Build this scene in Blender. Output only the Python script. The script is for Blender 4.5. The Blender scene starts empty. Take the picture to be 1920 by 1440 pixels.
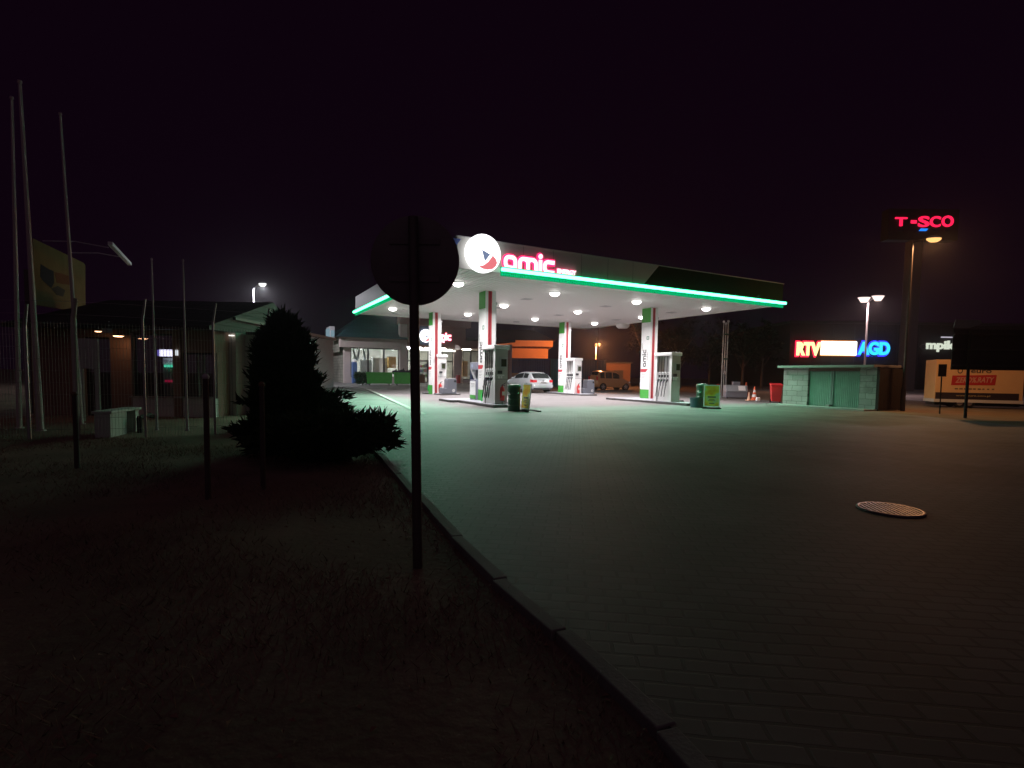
import bpy, math, random
from mathutils import Vector, Matrix
random.seed(7)
SC = bpy.context.scene
COL = SC.collection
pi = math.pi

# ------------------------------------------------------------------ camera, world, exposure
FPX, HOR, ROLL, CY, CAMH = 985.0, 703.0, 0.014, 765.0, 1.22
PITCH = math.atan((CY - HOR) / FPX)
FW = Vector((0, math.cos(PITCH), -math.sin(PITCH)))
_r0 = Vector((1, 0, 0)); _u0 = _r0.cross(FW)
RT = _r0 * math.cos(ROLL) + _u0 * math.sin(ROLL)
UP = _u0 * math.cos(ROLL) - _r0 * math.sin(ROLL)
CAM = Vector((0, 0, CAMH))
cd = bpy.data.cameras.new('camera'); cam = bpy.data.objects.new('camera', cd); COL.objects.link(cam)
cd.sensor_width = 36; cd.lens = 36 * FPX / 1920; cd.shift_y = (CY - 720) / 1920; cd.clip_end = 2000; cd.clip_start = 0.05
mw = Matrix.Identity(4)
for i, a in enumerate((RT, UP, -FW)):
    for k in range(3): mw[k][i] = a[k]
mw.translation = CAM
cam.matrix_world = mw
SC.camera = cam

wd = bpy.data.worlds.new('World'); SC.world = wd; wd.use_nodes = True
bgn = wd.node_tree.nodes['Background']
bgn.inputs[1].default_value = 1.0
# night sky: near black ahead, an added glow above and behind lights the foreground
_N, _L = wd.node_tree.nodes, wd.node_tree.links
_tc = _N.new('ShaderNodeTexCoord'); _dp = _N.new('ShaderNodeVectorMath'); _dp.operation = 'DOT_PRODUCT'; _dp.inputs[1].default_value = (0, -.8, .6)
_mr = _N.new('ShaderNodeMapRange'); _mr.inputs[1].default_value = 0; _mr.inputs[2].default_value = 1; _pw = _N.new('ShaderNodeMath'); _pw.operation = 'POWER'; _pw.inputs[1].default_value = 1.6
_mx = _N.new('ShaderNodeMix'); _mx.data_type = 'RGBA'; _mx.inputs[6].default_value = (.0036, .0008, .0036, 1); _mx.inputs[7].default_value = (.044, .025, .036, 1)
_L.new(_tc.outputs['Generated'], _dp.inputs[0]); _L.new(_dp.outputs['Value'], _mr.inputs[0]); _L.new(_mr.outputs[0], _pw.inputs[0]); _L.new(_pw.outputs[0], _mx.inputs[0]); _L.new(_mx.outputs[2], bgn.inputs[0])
SC.view_settings.view_transform = 'Standard'; SC.view_settings.look = 'None'
SC.view_settings.exposure = 0; SC.view_settings.gamma = 1
SC.cycles.use_denoising = True
SC.cycles.sample_clamp_indirect = 4; SC.cycles.max_bounces = 8; SC.cycles.caustics_reflective = False

# lamp strengths
S_LAMP = 212.0
S_DOME = 9.0
S_TUBE = 7.0
W_STRIP = 600.0
S_TUBE_BAND = 1.0

# ------------------------------------------------------------------ pixel to world helpers
def ray(x, y): return FW + RT * ((x - 960) / FPX) - UP * ((y - CY) / FPX)
def sm(a, b, x):
    t = max(0, min(1, (x - a) / (b - a))); return t * t * (3 - 2 * t)
def gz(x, y):                                   # the forecourt climbs gently towards the shop
    return 0.36 * max(0, min(1, (y - 33) / 15)) * (1 - sm(-3, 5, x))
def G(x, y, z=None):
    d = ray(x, y); zz = 0 if z is None else z
    for _ in range(12):
        P = CAM + d * ((zz - CAMH) / d.z)
        if z is not None: break
        zz = 0.5 * zz + 0.5 * gz(P.x, P.y)
    return P
def D(x, y, Y):
    d = ray(x, y); return CAM + d * (Y / d.y)
def onplane(x, y, P0, n):
    d = ray(x, y); return CAM + d * ((P0 - CAM).dot(n) / d.dot(n))

# ------------------------------------------------------------------ materials
def nt(name):
    m = bpy.data.materials.new(name); m.use_nodes = True
    return m, m.node_tree.nodes, m.node_tree.links, m.node_tree.nodes['Principled BSDF']
def M(name, col, rough=.6, metal=0., var=.12, vs=2.5, bump=0., bs=60., spec=.5, coat=0.):
    m, N, L, b = nt(name)
    b.inputs['Roughness'].default_value = rough; b.inputs['Metallic'].default_value = metal
    b.inputs['Specular IOR Level'].default_value = spec; b.inputs['Coat Weight'].default_value = coat
    tc = N.new('ShaderNodeTexCoord'); no = N.new('ShaderNodeTexNoise'); no.inputs['Scale'].default_value = vs
    no.inputs['Detail'].default_value = 6
    L.new(tc.outputs['Object'], no.inputs['Vector'])
    mx = N.new('ShaderNodeMix'); mx.data_type = 'RGBA'
    mx.inputs[6].default_value = (*[c * (1 - var) for c in col], 1); mx.inputs[7].default_value = (*[min(1, c * (1 + var)) for c in col], 1)
    L.new(no.outputs['Fac'], mx.inputs[0]); L.new(mx.outputs[2], b.inputs['Base Color'])
    if bump:
        n2 = N.new('ShaderNodeTexNoise'); n2.inputs['Scale'].default_value = bs; n2.inputs['Detail'].default_value = 4
        bp = N.new('ShaderNodeBump'); bp.inputs['Strength'].default_value = bump; bp.inputs['Distance'].default_value = .02
        L.new(tc.outputs['Object'], n2.inputs['Vector']); L.new(n2.outputs['Fac'], bp.inputs['Height']); L.new(bp.outputs['Normal'], b.inputs['Normal'])
    return m
def EM(name, col, s, sample=True):
    m = bpy.data.materials.new(name); m.use_nodes = True; N = m.node_tree.nodes; N.clear()
    e = N.new('ShaderNodeEmission'); o = N.new('ShaderNodeOutputMaterial')
    e.inputs[0].default_value = (*col, 1); e.inputs[1].default_value = s
    m.node_tree.links.new(e.outputs[0], o.inputs[0])
    if not sample: m.cycles.emission_sampling = 'NONE'
    return m
def bricks(name, c1, c2, mortar, sx, sy, axes='xy', rough=.8, bump=.5, msize=.015, rot=0., dirt=.25):
    m, N, L, b = nt(name)
    tc = N.new('ShaderNodeTexCoord'); sp = N.new('ShaderNodeSeparateXYZ'); cb = N.new('ShaderNodeCombineXYZ')
    L.new(tc.outputs['Object'], sp.inputs[0])
    L.new(sp.outputs['XYZ'.index(axes[0].upper())], cb.inputs[0]); L.new(sp.outputs['XYZ'.index(axes[1].upper())], cb.inputs[1])
    mp = N.new('ShaderNodeMapping'); mp.inputs['Rotation'].default_value = (0, 0, rot); L.new(cb.outputs[0], mp.inputs[0])
    br = N.new('ShaderNodeTexBrick'); br.inputs['Scale'].default_value = 1
    br.inputs['Brick Width'].default_value = sx; br.inputs['Row Height'].default_value = sy
    br.inputs['Mortar Size'].default_value = msize; br.inputs['Mortar Smooth'].default_value = .2
    br.inputs['Color1'].default_value = (*c1, 1); br.inputs['Color2'].default_value = (*c2, 1); br.inputs['Mortar'].default_value = (*mortar, 1)
    # a slight wobble so that the joints are not ruler-straight
    nw = N.new('ShaderNodeTexNoise'); nw.inputs['Scale'].default_value = 3.5; va = N.new('ShaderNodeVectorMath'); va.operation = 'MULTIPLY_ADD'
    L.new(tc.outputs['Object'], nw.inputs['Vector']); va.inputs[1].default_value = (sx * .18, sy * .3, 0)
    L.new(nw.outputs['Color'], va.inputs[0]); L.new(mp.outputs[0], va.inputs[2]); L.new(va.outputs[0], br.inputs['Vector'])
    no = N.new('ShaderNodeTexNoise'); no.inputs['Scale'].default_value = .7; no.inputs['Detail'].default_value = 8; L.new(tc.outputs['Object'], no.inputs['Vector'])
    mr = N.new('ShaderNodeMapRange'); mr.inputs[1].default_value = .3; mr.inputs[2].default_value = .7; mr.inputs[3].default_value = 1 - dirt; mr.inputs[4].default_value = 1 + dirt * .4
    L.new(no.outputs['Fac'], mr.inputs[0])
    mx = N.new('ShaderNodeMix'); mx.data_type = 'RGBA'; mx.blend_type = 'MULTIPLY'; mx.inputs[0].default_value = 1
    sp2 = N.new('ShaderNodeTexNoise'); sp2.inputs['Scale'].default_value = .55; sp2.inputs['Detail'].default_value = 5; sp2.inputs['Roughness'].default_value = .65; L.new(tc.outputs['Object'], sp2.inputs['Vector'])
    m2 = N.new('ShaderNodeMapRange'); m2.inputs[1].default_value = .56; m2.inputs[2].default_value = .66; m2.inputs[3].default_value = 1; m2.inputs[4].default_value = .62; L.new(sp2.outputs['Fac'], m2.inputs[0])
    mm_ = N.new('ShaderNodeMath'); mm_.operation = 'MULTIPLY'; L.new(mr.outputs[0], mm_.inputs[0]); L.new(m2.outputs[0], mm_.inputs[1])
    L.new(br.outputs['Color'], mx.inputs[6]); L.new(mm_.outputs[0], mx.inputs[7]); L.new(mx.outputs[2], b.inputs['Base Color'])
    bp = N.new('ShaderNodeBump'); bp.inputs['Strength'].default_value = bump; bp.inputs['Distance'].default_value = .012; bp.invert = True
    L.new(br.outputs['Fac'], bp.inputs['Height']); L.new(bp.outputs['Normal'], b.inputs['Normal'])
    b.inputs['Roughness'].default_value = rough
    return m
def glassm(name, tint=(.9, .95, .95), clear=.88):
    m = bpy.data.materials.new(name); m.use_nodes = True; N = m.node_tree.nodes; L = m.node_tree.links; N.clear()
    t = N.new('ShaderNodeBsdfTransparent'); g = N.new('ShaderNodeBsdfGlossy'); x = N.new('ShaderNodeMixShader'); o = N.new('ShaderNodeOutputMaterial')
    t.inputs[0].default_value = (*tint, 1); g.inputs['Roughness'].default_value = .03; x.inputs[0].default_value = 1 - clear
    L.new(t.outputs[0], x.inputs[1]); L.new(g.outputs[0], x.inputs[2]); L.new(x.outputs[0], o.inputs[0])
    return m

white = M('white_paint', (.86, .86, .86), .4, var=.05)
offwhite = M('off_white_panel', (.62, .61, .58), .55, var=.12, vs=1.2)
lgrey = M('light_grey_metal', (.48, .48, .49), .45, var=.1)
mgrey = M('mid_grey_plastic', (.16, .17, .20), .5, var=.1)
bgrey = M('blue_grey_plastic', (.22, .23, .29), .5, var=.1)
dgrey = M('dark_grey', (.045, .045, .05), .55, var=.2)
black = M('black_rubber', (.012, .012, .013), .5, var=.2)
blackm = M('matt_black', (.01, .01, .012), .8, var=.2)
red = M('red_paint', (.6, .03, .03), .4, var=.1)
stripe_red = M('stripe_red', (.55, .05, .07), .45, var=.06)
green = M('green_paint', (.06, .36, .05), .45, var=.08)
can_green = M('green_plastic', (.02, .5, .08), .35, var=.08)
dgreen = M('dark_green_paint', (.015, .075, .04), .32, var=.2)
bin_green = M('container_green', (.05, .36, .035), .5, var=.25, vs=5, bump=.2, bs=8)
soffit_m = M('soffit_enamel', (.84, .82, .80), .5, var=.04)
concrete = M('concrete', (.30, .29, .27), .85, var=.2, vs=6, bump=.4, bs=90)
kerbm = M('kerb_concrete', (.19, .185, .17), .85, var=.25, vs=5, bump=.2, bs=70)
slabm = M('apron_concrete', (.150, .137, .138), .75, var=.3, vs=.8, bump=.3, bs=50)
steel = M('galvanised_steel', (.42, .43, .42), .42, .85, var=.2, vs=8)
castm = M('worn_iron', (.42, .40, .40), .36, .85, var=.25, vs=20)
brown = M('brown_wood', (.14, .07, .035), .7, var=.25, vs=6)
darksteel = M('dark_steel_post', (.10, .085, .08), .5, .3, var=.3, vs=9)
boardback = M('sign_back_grey', (.15, .14, .14), .6, .0, var=.2, vs=6)
foliage = M('conifer_foliage', (.03, .05, .022), .9, var=.5, vs=4, spec=.1)
treeleaf = M('bare_tree_foliage', (.016, .011, .009), .9, var=.4, vs=2, spec=.1)
bark = M('bark', (.08, .06, .045), .9, var=.3, vs=8)
grassm = M('dry_grass', (.24, .18, .13), .9, var=.45, vs=1.2, spec=.1)
navy = M('navy_sheet_metal', (.045, .095, .24), .5, var=.15)
teal = M('teal_sheet_metal', (.02, .19, .25), .5, var=.15)
alum = M('dark_window_frame', (.05, .045, .045), .4, .4, var=.1)
silver = M('silver_car_paint', (.56, .60, .62), .25, .35, var=.03, coat=.6)
goldp = M('bronze_car_paint', (.50, .25, .11), .3, .1, var=.04, coat=.5)
carglass = M('car_glass', (.02, .025, .025), .06, 0, var=.1, spec=.8)
rim = M('alloy', (.55, .55, .55), .35, .8, var=.1)
tail = M('tail_lamp_red', (.5, .02, .03), .2, var=.1)
glass = glassm('shop_glass')

# ------------------------------------------------------------------ mesh builder
class MB:
    def __init__(s): s.v = []; s.f = []; s.m = []
    def add(s, vs, fs, mi=0):
        o = len(s.v); s.v += [tuple(p) for p in vs]; s.f += [tuple(i + o for i in f) for f in fs]; s.m += [mi] * len(fs); return s
    def box(s, x0, x1, y0, y1, z0, z1, mi=0, T=None):
        vs = [Vector((x, y, z)) for z in (z0, z1) for y in (y0, y1) for x in (x0, x1)]
        if T: vs = [T @ p for p in vs]
        return s.add(vs, [(0, 2, 3, 1), (4, 5, 7, 6), (0, 1, 5, 4), (2, 6, 7, 3), (0, 4, 6, 2), (1, 3, 7, 5)], mi)
    def cyl(s, p0, p1, r0, r1=None, n=16, mi=0, caps=True):
        p0 = Vector(p0); p1 = Vector(p1); r1 = r0 if r1 is None else r1
        d = (p1 - p0).normalized(); a = d.orthogonal().normalized(); b = d.cross(a)
        vs = []
        for p, r in ((p0, r0), (p1, r1)):
            vs += [p + (a * math.cos(2 * pi * k / n) + b * math.sin(2 * pi * k / n)) * r for k in range(n)]
        fs = [(k, (k + 1) % n, n + (k + 1) % n, n + k) for k in range(n)]
        if caps: fs += [tuple(range(n - 1, -1, -1)), tuple(range(n, 2 * n))]
        return s.add(vs, fs, mi)
    def tube(s, pts, r, n=8, mi=0):
        for i in range(len(pts) - 1): s.cyl(pts[i], pts[i + 1], r, r, n, mi)
        return s
    def lathe(s, prof, c=(0, 0, 0), n=24, mi=0, ax='z'):
        vs = []; k = len(prof)
        for i in range(n):
            a = 2 * pi * i / n
            for r, h in prof:
                p = (r * math.cos(a), r * math.sin(a), h)
                if ax == 'y': p = (p[0], p[2], -p[1])
                if ax == 'x': p = (p[2], p[0], p[1])
                vs.append((p[0] + c[0], p[1] + c[1], p[2] + c[2]))
        fs = [(i * k + j, ((i + 1) % n) * k + j, ((i + 1) % n) * k + j + 1, i * k + j + 1) for i in range(n) for j in range(k - 1)]
        return s.add(vs, fs, mi)
    def prism(s, poly, fn, d0, d1, mi=0):         # poly in 2D, fn(a,b,d)->3D
        n = len(poly)
        vs = [fn(a, b, d0) for a, b in poly] + [fn(a, b, d1) for a, b in poly]
        fs = [tuple(range(n - 1, -1, -1)), tuple(range(n, 2 * n))] + [(k, (k + 1) % n, n + (k + 1) % n, n + k) for k in range(n)]
        return s.add(vs, fs, mi)
    def mesh(s, me, T, mi=0):
        return s.add([T @ v.co for v in me.vertices], [tuple(p.vertices) for p in me.polygons], mi)
    def build(s, name, mat, parent=None, smooth=False, bevel=0):
        me = bpy.data.meshes.new(name); me.from_pydata(s.v, [], s.f)
        for m in (mat if isinstance(mat, (list, tuple)) else [mat]): me.materials.append(m)
        me.polygons.foreach_set('material_index', s.m)
        if smooth: me.polygons.foreach_set('use_smooth', [True] * len(me.polygons))
        me.validate(); me.update()
        import bmesh
        bm = bmesh.new(); bm.from_mesh(me); bmesh.ops.recalc_face_normals(bm, faces=bm.faces); bm.to_mesh(me); bm.free()
        o = bpy.data.objects.new(name, me); COL.objects.link(o)
        if parent: o.parent = parent
        if bevel:
            b = o.modifiers.new('bevel', 'BEVEL'); b.width = bevel; b.segments = 2; b.limit_method = 'ANGLE'
        if smooth:
            try: me.set_sharp_from_angle(angle=math.radians(38))
            except Exception: pass
        return o

def tag(o, label, cat, group=None, kind=None):
    o['label'] = label; o['category'] = cat
    if group: o['group'] = group
    if kind: o['kind'] = kind
    return o
def struct(o): o['kind'] = 'structure'; return o
def thing(name, label, cat, loc=(0, 0, 0), rz=0, group=None):
    o = bpy.data.objects.new(name, None); COL.objects.link(o); o.location = loc; o.rotation_euler = (0, 0, rz); o.empty_display_size = .2
    return tag(o, label, cat, group)
def dup(root, loc, rz, label):
    def cp(o, par):
        c = o.copy(); COL.objects.link(c)
        if par: c.parent = par
        for ch in o.children: cp(ch, c)
        return c
    r = cp(root, None); r.location = loc; r.rotation_euler = (0, 0, rz); r['label'] = label
    return r
def frame(o, x, y):
    x = Vector(x); y = Vector(y); z = x.cross(y); m = Matrix.Identity(4)
    for i, a in enumerate((x, y, z)):
        for k in range(3): m[k][i] = a[k]
    m.translation = Vector(o); return m
def scl(a, b=None, c=1): return Matrix.Diagonal((a, b if b is not None else a, c, 1))

def curve_mesh(cu):
    o = bpy.data.objects.new('tmp', cu); COL.objects.link(o)
    bpy.context.view_layer.update()
    dg = bpy.context.evaluated_depsgraph_get(); me = bpy.data.meshes.new_from_object(o.evaluated_get(dg))
    bpy.data.objects.remove(o); bpy.data.curves.remove(cu); return me
def text(body, bold=0., depth=.02, shear=0., w=None):
    """lettering one unit tall, starting at x = 0, baseline y = 0"""
    cu = bpy.data.curves.new('t', 'FONT'); cu.body = body; cu.size = 1.38; cu.offset = bold; cu.extrude = depth / 2; cu.shear = shear; cu.resolution_u = 4
    me = curve_mesh(cu)
    x0 = min(v.co.x for v in me.vertices); x1 = max(v.co.x for v in me.vertices)
    me.transform(Matrix.Translation((-x0, 0, 0)))
    if w: me.transform(scl(w / (x1 - x0), 1, 1))
    return me
def arc(cx, cy, r, a0, a1, n=6): return [(cx + r * math.cos(math.radians(a0 + (a1 - a0) * k / n)), cy + r * math.sin(math.radians(a0 + (a1 - a0) * k / n))) for k in range(n + 1)]
def logo(bold=0., depth=.02):
    t = .27; R = .42; r = .17; ls = []
    a = arc(R, 1 - R, R, 180, 90) + arc(1.12 - R, 1 - R, R, 90, 0) + [(1.12, 0)] + arc(R, R, R, 270, 180)
    ah = arc(t + r, 1 - t - r, r, 180, 90) + arc(1.12 - t - r, 1 - t - r, r, 90, 0) + [(1.12 - t, t)] + arc(t + r, t + r, r, 270, 180)
    ls += [a, ah]
    x = 1.25; w = 1.72; c1 = (w - t) / 2
    m = [(0, 0)] + arc(R, 1 - R, R, 180, 90) + arc(w - R, 1 - R, R, 90, 0) + [(w, 0), (w - t, 0)]
    m += arc(w - t - r, 1 - t - r, r, 0, 90, 4) + arc(c1 + t + r, 1 - t - r, r, 90, 180, 4) + [(c1 + t, 0), (c1, 0)]
    m += arc(c1 - r, 1 - t - r, r, 0, 90, 4) + arc(t + r, 1 - t - r, r, 90, 180, 4) + [(t, 0)]
    ls.append([(p[0] + x, p[1]) for p in m]); x += w + .13
    ls += [[(x, 0), (x + t, 0), (x + t, .95), (x, .95)], [(p[0] + x + t / 2, p[1] + 1.2) for p in arc(0, 0, .17, 0, 337, 15)]]; x += t + .13
    c = [(1.02, 1)] + arc(R, 1 - R, R, 90, 180) + arc(R, R, R, 180, 270) + [(1.02, 0), (1.02, t)] + arc(t + r, t + r, r, 270, 180) + arc(t + r, 1 - t - r, r, 180, 90) + [(1.02, 1 - t)]
    ls.append([(p[0] + x, p[1]) for p in c])
    cu = bpy.data.curves.new('l', 'CURVE'); cu.dimensions = '2D'; cu.fill_mode = 'BOTH'; cu.extrude = depth / 2; cu.offset = bold
    for L in ls:
        sp = cu.splines.new('POLY'); sp.points.add(len(L) - 1); sp.use_cyclic_u = True
        for i, p in enumerate(L): sp.points[i].co = (p[0], p[1], 0, 1)
    return curve_mesh(cu), x + 1.02
def disc_mesh(r, d, n=40): m = MB(); m.cyl((0, 0, 0), (0, 0, d), r, r, n); return m

# ------------------------------------------------------------------ the station frame
AX, AY, HS, LU, LV, RZ = -1.833, 17.23, 4.70, 16.45, 15.66, 0.4923
cs, sn = math.cos(RZ), math.sin(RZ)
UA = Vector((cs, sn, 0)); VA = Vector((-sn, cs, 0))
def loc(P): d = Vector((P[0] - AX, P[1] - AY, 0)); return d.dot(UA), d.dot(VA)
def wl(u, v, z=0): return Vector((AX, AY, z)) + UA * u + VA * v

# ------------------------------------------------------------------ ground
kp = [G(1390, 1540), G(1238, 1368), G(1044, 1184), G(931, 1087), G(849, 1007), G(775, 925), G(720, 862), G(640, 782), G(596, 735), G(575, 718)]
def xleft(Y):
    if Y <= kp[0].y: a, b = kp[0], kp[1]
    elif Y >= kp[-1].y: return kp[-1].x - .45 * (Y - kp[-1].y)
    else:
        for a, b in zip(kp, kp[1:]):
            if a.y <= Y <= b.y: break
    return a.x + (b.x - a.x) * (Y - a.y) / (b.y - a.y)
XR = 14.2
m = MB(); rows = [-4 + .5 * i for i in range(20)] + [6 + 1 * i for i in range(30)] + [36 + 2 * i for i in range(23)]
rows = sorted(set(rows)); nc = 16; vs = []
for Y in rows:
    xl = xleft(Y) + .06
    for k in range(nc + 1):
        x = xl + (XR - xl) * k / nc; vs.append((x, Y, gz(x, Y)))
m.add(vs, [(i * (nc + 1) + k, i * (nc + 1) + k + 1, (i + 1) * (nc + 1) + k + 1, (i + 1) * (nc + 1) + k) for i in range(len(rows) - 1) for k in range(nc)])
struct(m.build('paving', bricks('block_paving', (.152, .147, .139), (.122, .118, .111), (.08, .076, .07), .2, .1, rot=.12, rough=.66, bump=.6, msize=.01, dirt=.4)))
m = MB(); m.add([(-500, -200, -.045), (500, -200, -.045), (500, 700, -.045), (-500, 700, -.045)], [(0, 1, 2, 3)])
struct(m.build('ground', M('dry_turf_soil', (.20, .145, .11), .95, var=.75, vs=.9, bump=.5, bs=18, spec=.1)))
m = MB(); m.add([(XR, -4, -.004), (24, -4, -.004), (24, 90, -.004), (XR, 90, -.004)], [(0, 1, 2, 3)])
struct(m.build('verge', M('bare_verge_soil', (.16, .12, .08), .95, var=.4, vs=1.1, bump=1., bs=14, spec=.1)))
m = MB(); m.box(24, 45, -4, 120, -.1, .02)
struct(m.build('road', M('worn_asphalt', (.11, .105, .10), .8, var=.2, vs=2, bump=.4, bs=120)))
# kerb stones, each a little off its neighbours
m = MB()
def kline():
    pts = []
    for a, b in zip(kp, kp[1:]):
        n = max(1, round((b - a).length / .95))
        for i in range(n): pts.append(a.lerp(b, i / n))
    return pts + [kp[-1]]
kl = kline()
for a, b in zip(kl, kl[1:]):
    d = (b - a); d.z = 0; L = d.length; d.normalize(); nrm = Vector((d.y, -d.x, 0)); j = random.uniform(-.018, .018); e = random.uniform(.003, .009)
    vs = []
    for z in (-.14, .0):
        for s, w in ((.006, j), (L - .006, j + random.uniform(-.006, .006))):
            for o in (-.01, .075):
                p = a + d * s + nrm * (w + o); vs.append((p.x, p.y, p.z + z + (e if z == 0 else 0)))
    m.add(vs, [(0, 1, 3, 2), (4, 6, 7, 5), (0, 4, 5, 1), (2, 3, 7, 6), (0, 2, 6, 4), (1, 5, 7, 3)])
struct(m.build('kerb', kerbm, bevel=.006))
# pale concrete apron under the canopy with a light edging line
e0, e1 = G(697, 734.5), G(778, 770); fr = (e1 - e0).normalized()
q = [e0 + fr * -2.5, e1 + fr * 1.6, wl(16.6, -1.2), wl(17.3, 15.5)]
m = MB(); m.add([(p.x, p.y, max(.004, gz(p.x, p.y) + .004)) for p in q], [(0, 1, 2, 3)])
struct(m.build('concrete_apron', slabm))
m = MB(); n_ = Vector((-fr.y, fr.x, 0)) * .09
m.add([(p.x, p.y, gz(p.x, p.y) + .009) for p in (q[0] - n_, q[1] - n_, q[1] + n_, q[0] + n_)], [(0, 1, 2, 3)])
struct(m.build('apron_edging', M('pale_edging', (.34, .33, .31), .8)))

# grass blades near the camera, left of the kerb
rg = random.Random(3); vs = []; fs = []
for i in range(60000):
    Y = .7 + 9 * rg.random() ** 1.7; x = xleft(Y) - .05 - (7.5) * rg.random() ** 1.2
    if math.sin(x * 2.3 + 1.7 * math.sin(Y * 1.9)) + math.sin(Y * 3.1 + x) + rg.uniform(-1.2, 1.2) < -.2: continue
    h = rg.uniform(.02, .075); a = rg.uniform(0, 2 * pi); w = rg.uniform(.0025, .005); t = rg.uniform(.2, 1.4) * h; b = rg.uniform(0, 2 * pi)
    o = len(vs); dx, dy = math.cos(a) * w, math.sin(a) * w
    vs += [(x - dx, Y - dy, -.045), (x + dx, Y + dy, -.045), (x + math.cos(b) * t, Y + math.sin(b) * t, -.045 + h)]; fs.append((o, o + 1, o + 2))
mm = MB(); mm.add(vs, fs); g_ = mm.build('grass', grassm); 
vs = []; fs = []
for i in range(1500):
    Y = .8 + 8 * rg.random() ** 1.5; x = xleft(Y) - .03 - 6 * rg.random() ** 1.6; a = rg.uniform(0, 6.28); s_ = rg.uniform(.006, .022); o = len(vs)
    ca, sa = math.cos(a) * s_, math.sin(a) * s_; z = -.04 + rg.uniform(0, .015)
    vs += [(x - ca, Y - sa, z), (x + sa * .5, Y - ca * .5, z + rg.uniform(0, .012)), (x + ca, Y + sa, z), (x - sa * .5, Y + ca * .5, z + rg.uniform(0, .012))]; fs.append((o, o + 1, o + 2, o + 3))
mm = MB(); mm.add(vs, fs); l_ = mm.build('leaf_litter', M('dead_leaves', (.22, .14, .09), .9, var=.6, vs=30)); tag(l_, 'scattered dead leaves on the dark ground left of the kerb', 'leaves', kind='stuff')
tag(g_, 'dry straggly grass on the dark ground left of the kerb', 'grass', kind='stuff')

# ------------------------------------------------------------------ canopy
cn = thing('station_canopy', 'large flat petrol station canopy with green light strip and rows of round lamps', 'canopy', (AX, AY, 0), RZ)
FH = 1.0
m = MB()
nb = int(LU / .2); bw = LU / nb
for i in range(nb): m.box(i * bw + .011, (i + 1) * bw - .011, .06, LV - .06, HS, HS + .03)
m.build('soffit', soffit_m, cn)
m = MB(); m.box(.05, LU - .05, .05, LV - .05, HS + .04, HS + FH - .15); m.build('roof_deck', dgrey, cn)
def front_fascia(poly, name, mat, y0=0, y1=.06):
    mb = MB(); mb.prism(poly, lambda a, b, d: (a, d, b), y0, y1); return mb.build(name, mat, cn)
P0 = wl(0, 0); nV = VA
def ff(x, y):                                    # pixel on the front fascia plane -> (u, z)
    p = onplane(x, y, P0, nV); return (p - P0).dot(UA), p.z
ua = ff(1200, 527)[0]; ub = ff(1230, 499)[0]
ZB, ZT = HS - .05, HS + FH - .05
front_fascia([(0, ZB), (ua, ZB), (ub + .15, ZT), (0, ZT)], 'fascia', offwhite)
o = front_fascia([(ua + .02, ZB), (LU, ZB), (LU, ZT), (ub + .17, ZT)], 'fascia', M('fascia_green', (.022, .040, .024), .8, var=.15, spec=.05)); o['label'] = 'dark green right end of the front fascia'
m = MB(); k = 1
while k * 1.22 < LU - .3:
    if k * 1.22 < ub - .3: m = MB(); m.box(k * 1.22 - .006, k * 1.22 + .006, -.0045, -.001, ZB + .23, ZT - .01); m.build('panel_joint', mgrey, cn)
    k += 1
m = MB(); m.box(-.03, LU + .03, -.03, .09, ZT + .001, ZT + .03); m.build('cap_trim', lgrey, cn)
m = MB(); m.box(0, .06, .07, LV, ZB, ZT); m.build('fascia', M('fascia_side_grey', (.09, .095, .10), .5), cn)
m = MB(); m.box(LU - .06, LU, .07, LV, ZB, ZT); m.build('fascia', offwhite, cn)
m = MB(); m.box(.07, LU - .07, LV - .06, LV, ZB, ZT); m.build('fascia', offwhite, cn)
tri = [ff(845, 446), ff(864, 448.5), ff(853, 463)]
m = MB(); m.prism(tri, lambda a, b, d: (a, d, b), -.02, -.003); m.build('blue_triangle', M('fascia_blue', (.10, .16, .45), .5), cn)
# light strips; the emissive green band paints the tube's glow on the fascia
core = EM('green_tube', (.12, 1, .50), S_TUBE); band = EM('green_glow_band', (.0, .42, .15), S_TUBE_BAND, False)
u0 = ff(938, 508)[0]
ls = thing('x', '', ''); bpy.data.objects.remove(ls)
def strip(b, c, name):
    o = b.build(name, band, cn); t = c.build('tube', core, o); return o
b = MB(); b.box(u0, LU + .03, -.03, -.002, ZB - .10, ZB + .20); c = MB(); c.box(u0 + .02, LU + .1, -.14, -.032, ZB + .06, ZB + .155); b.box(u0, LU + .12, -.15, -.031, ZB + .165, ZB + .185)  # upper lip added to keep the tube's light off the fascia
o = strip(b, c, 'light_strip')
def strip_lamp(par, x, y, lx, ly, k, spr):                # the light the tube throws down on the ground
    ld = bpy.data.lights.new('strip_lamp', 'AREA'); ld.shape = 'RECTANGLE'; ld.size = lx; ld.size_y = ly; ld.energy = W_STRIP * k * max(lx, ly) / 15; ld.color = (.10, 1, .50); ld.spread = math.radians(spr)
    lo_ = bpy.data.objects.new('strip_light', ld); COL.objects.link(lo_); lo_.parent = par; lo_.location = (x, y, ZB + .03)
strip_lamp(o, (u0 + LU) / 2, -.056, LU - u0, .04, .85, 142)
b = MB(); b.box(-.03, -.002, .9, LV + .03, ZB - .10, ZB + .20); c = MB(); c.box(-.14, -.032, .92, LV + .07, ZB + .06, ZB + .155); b.box(-.15, -.031, .9, LV + .09, ZB + .165, ZB + .185)
o = strip(b, c, 'light_strip'); strip_lamp(o, -.056, LV / 2 + .4, .04, LV - 1, 1.35, 166)
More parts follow.
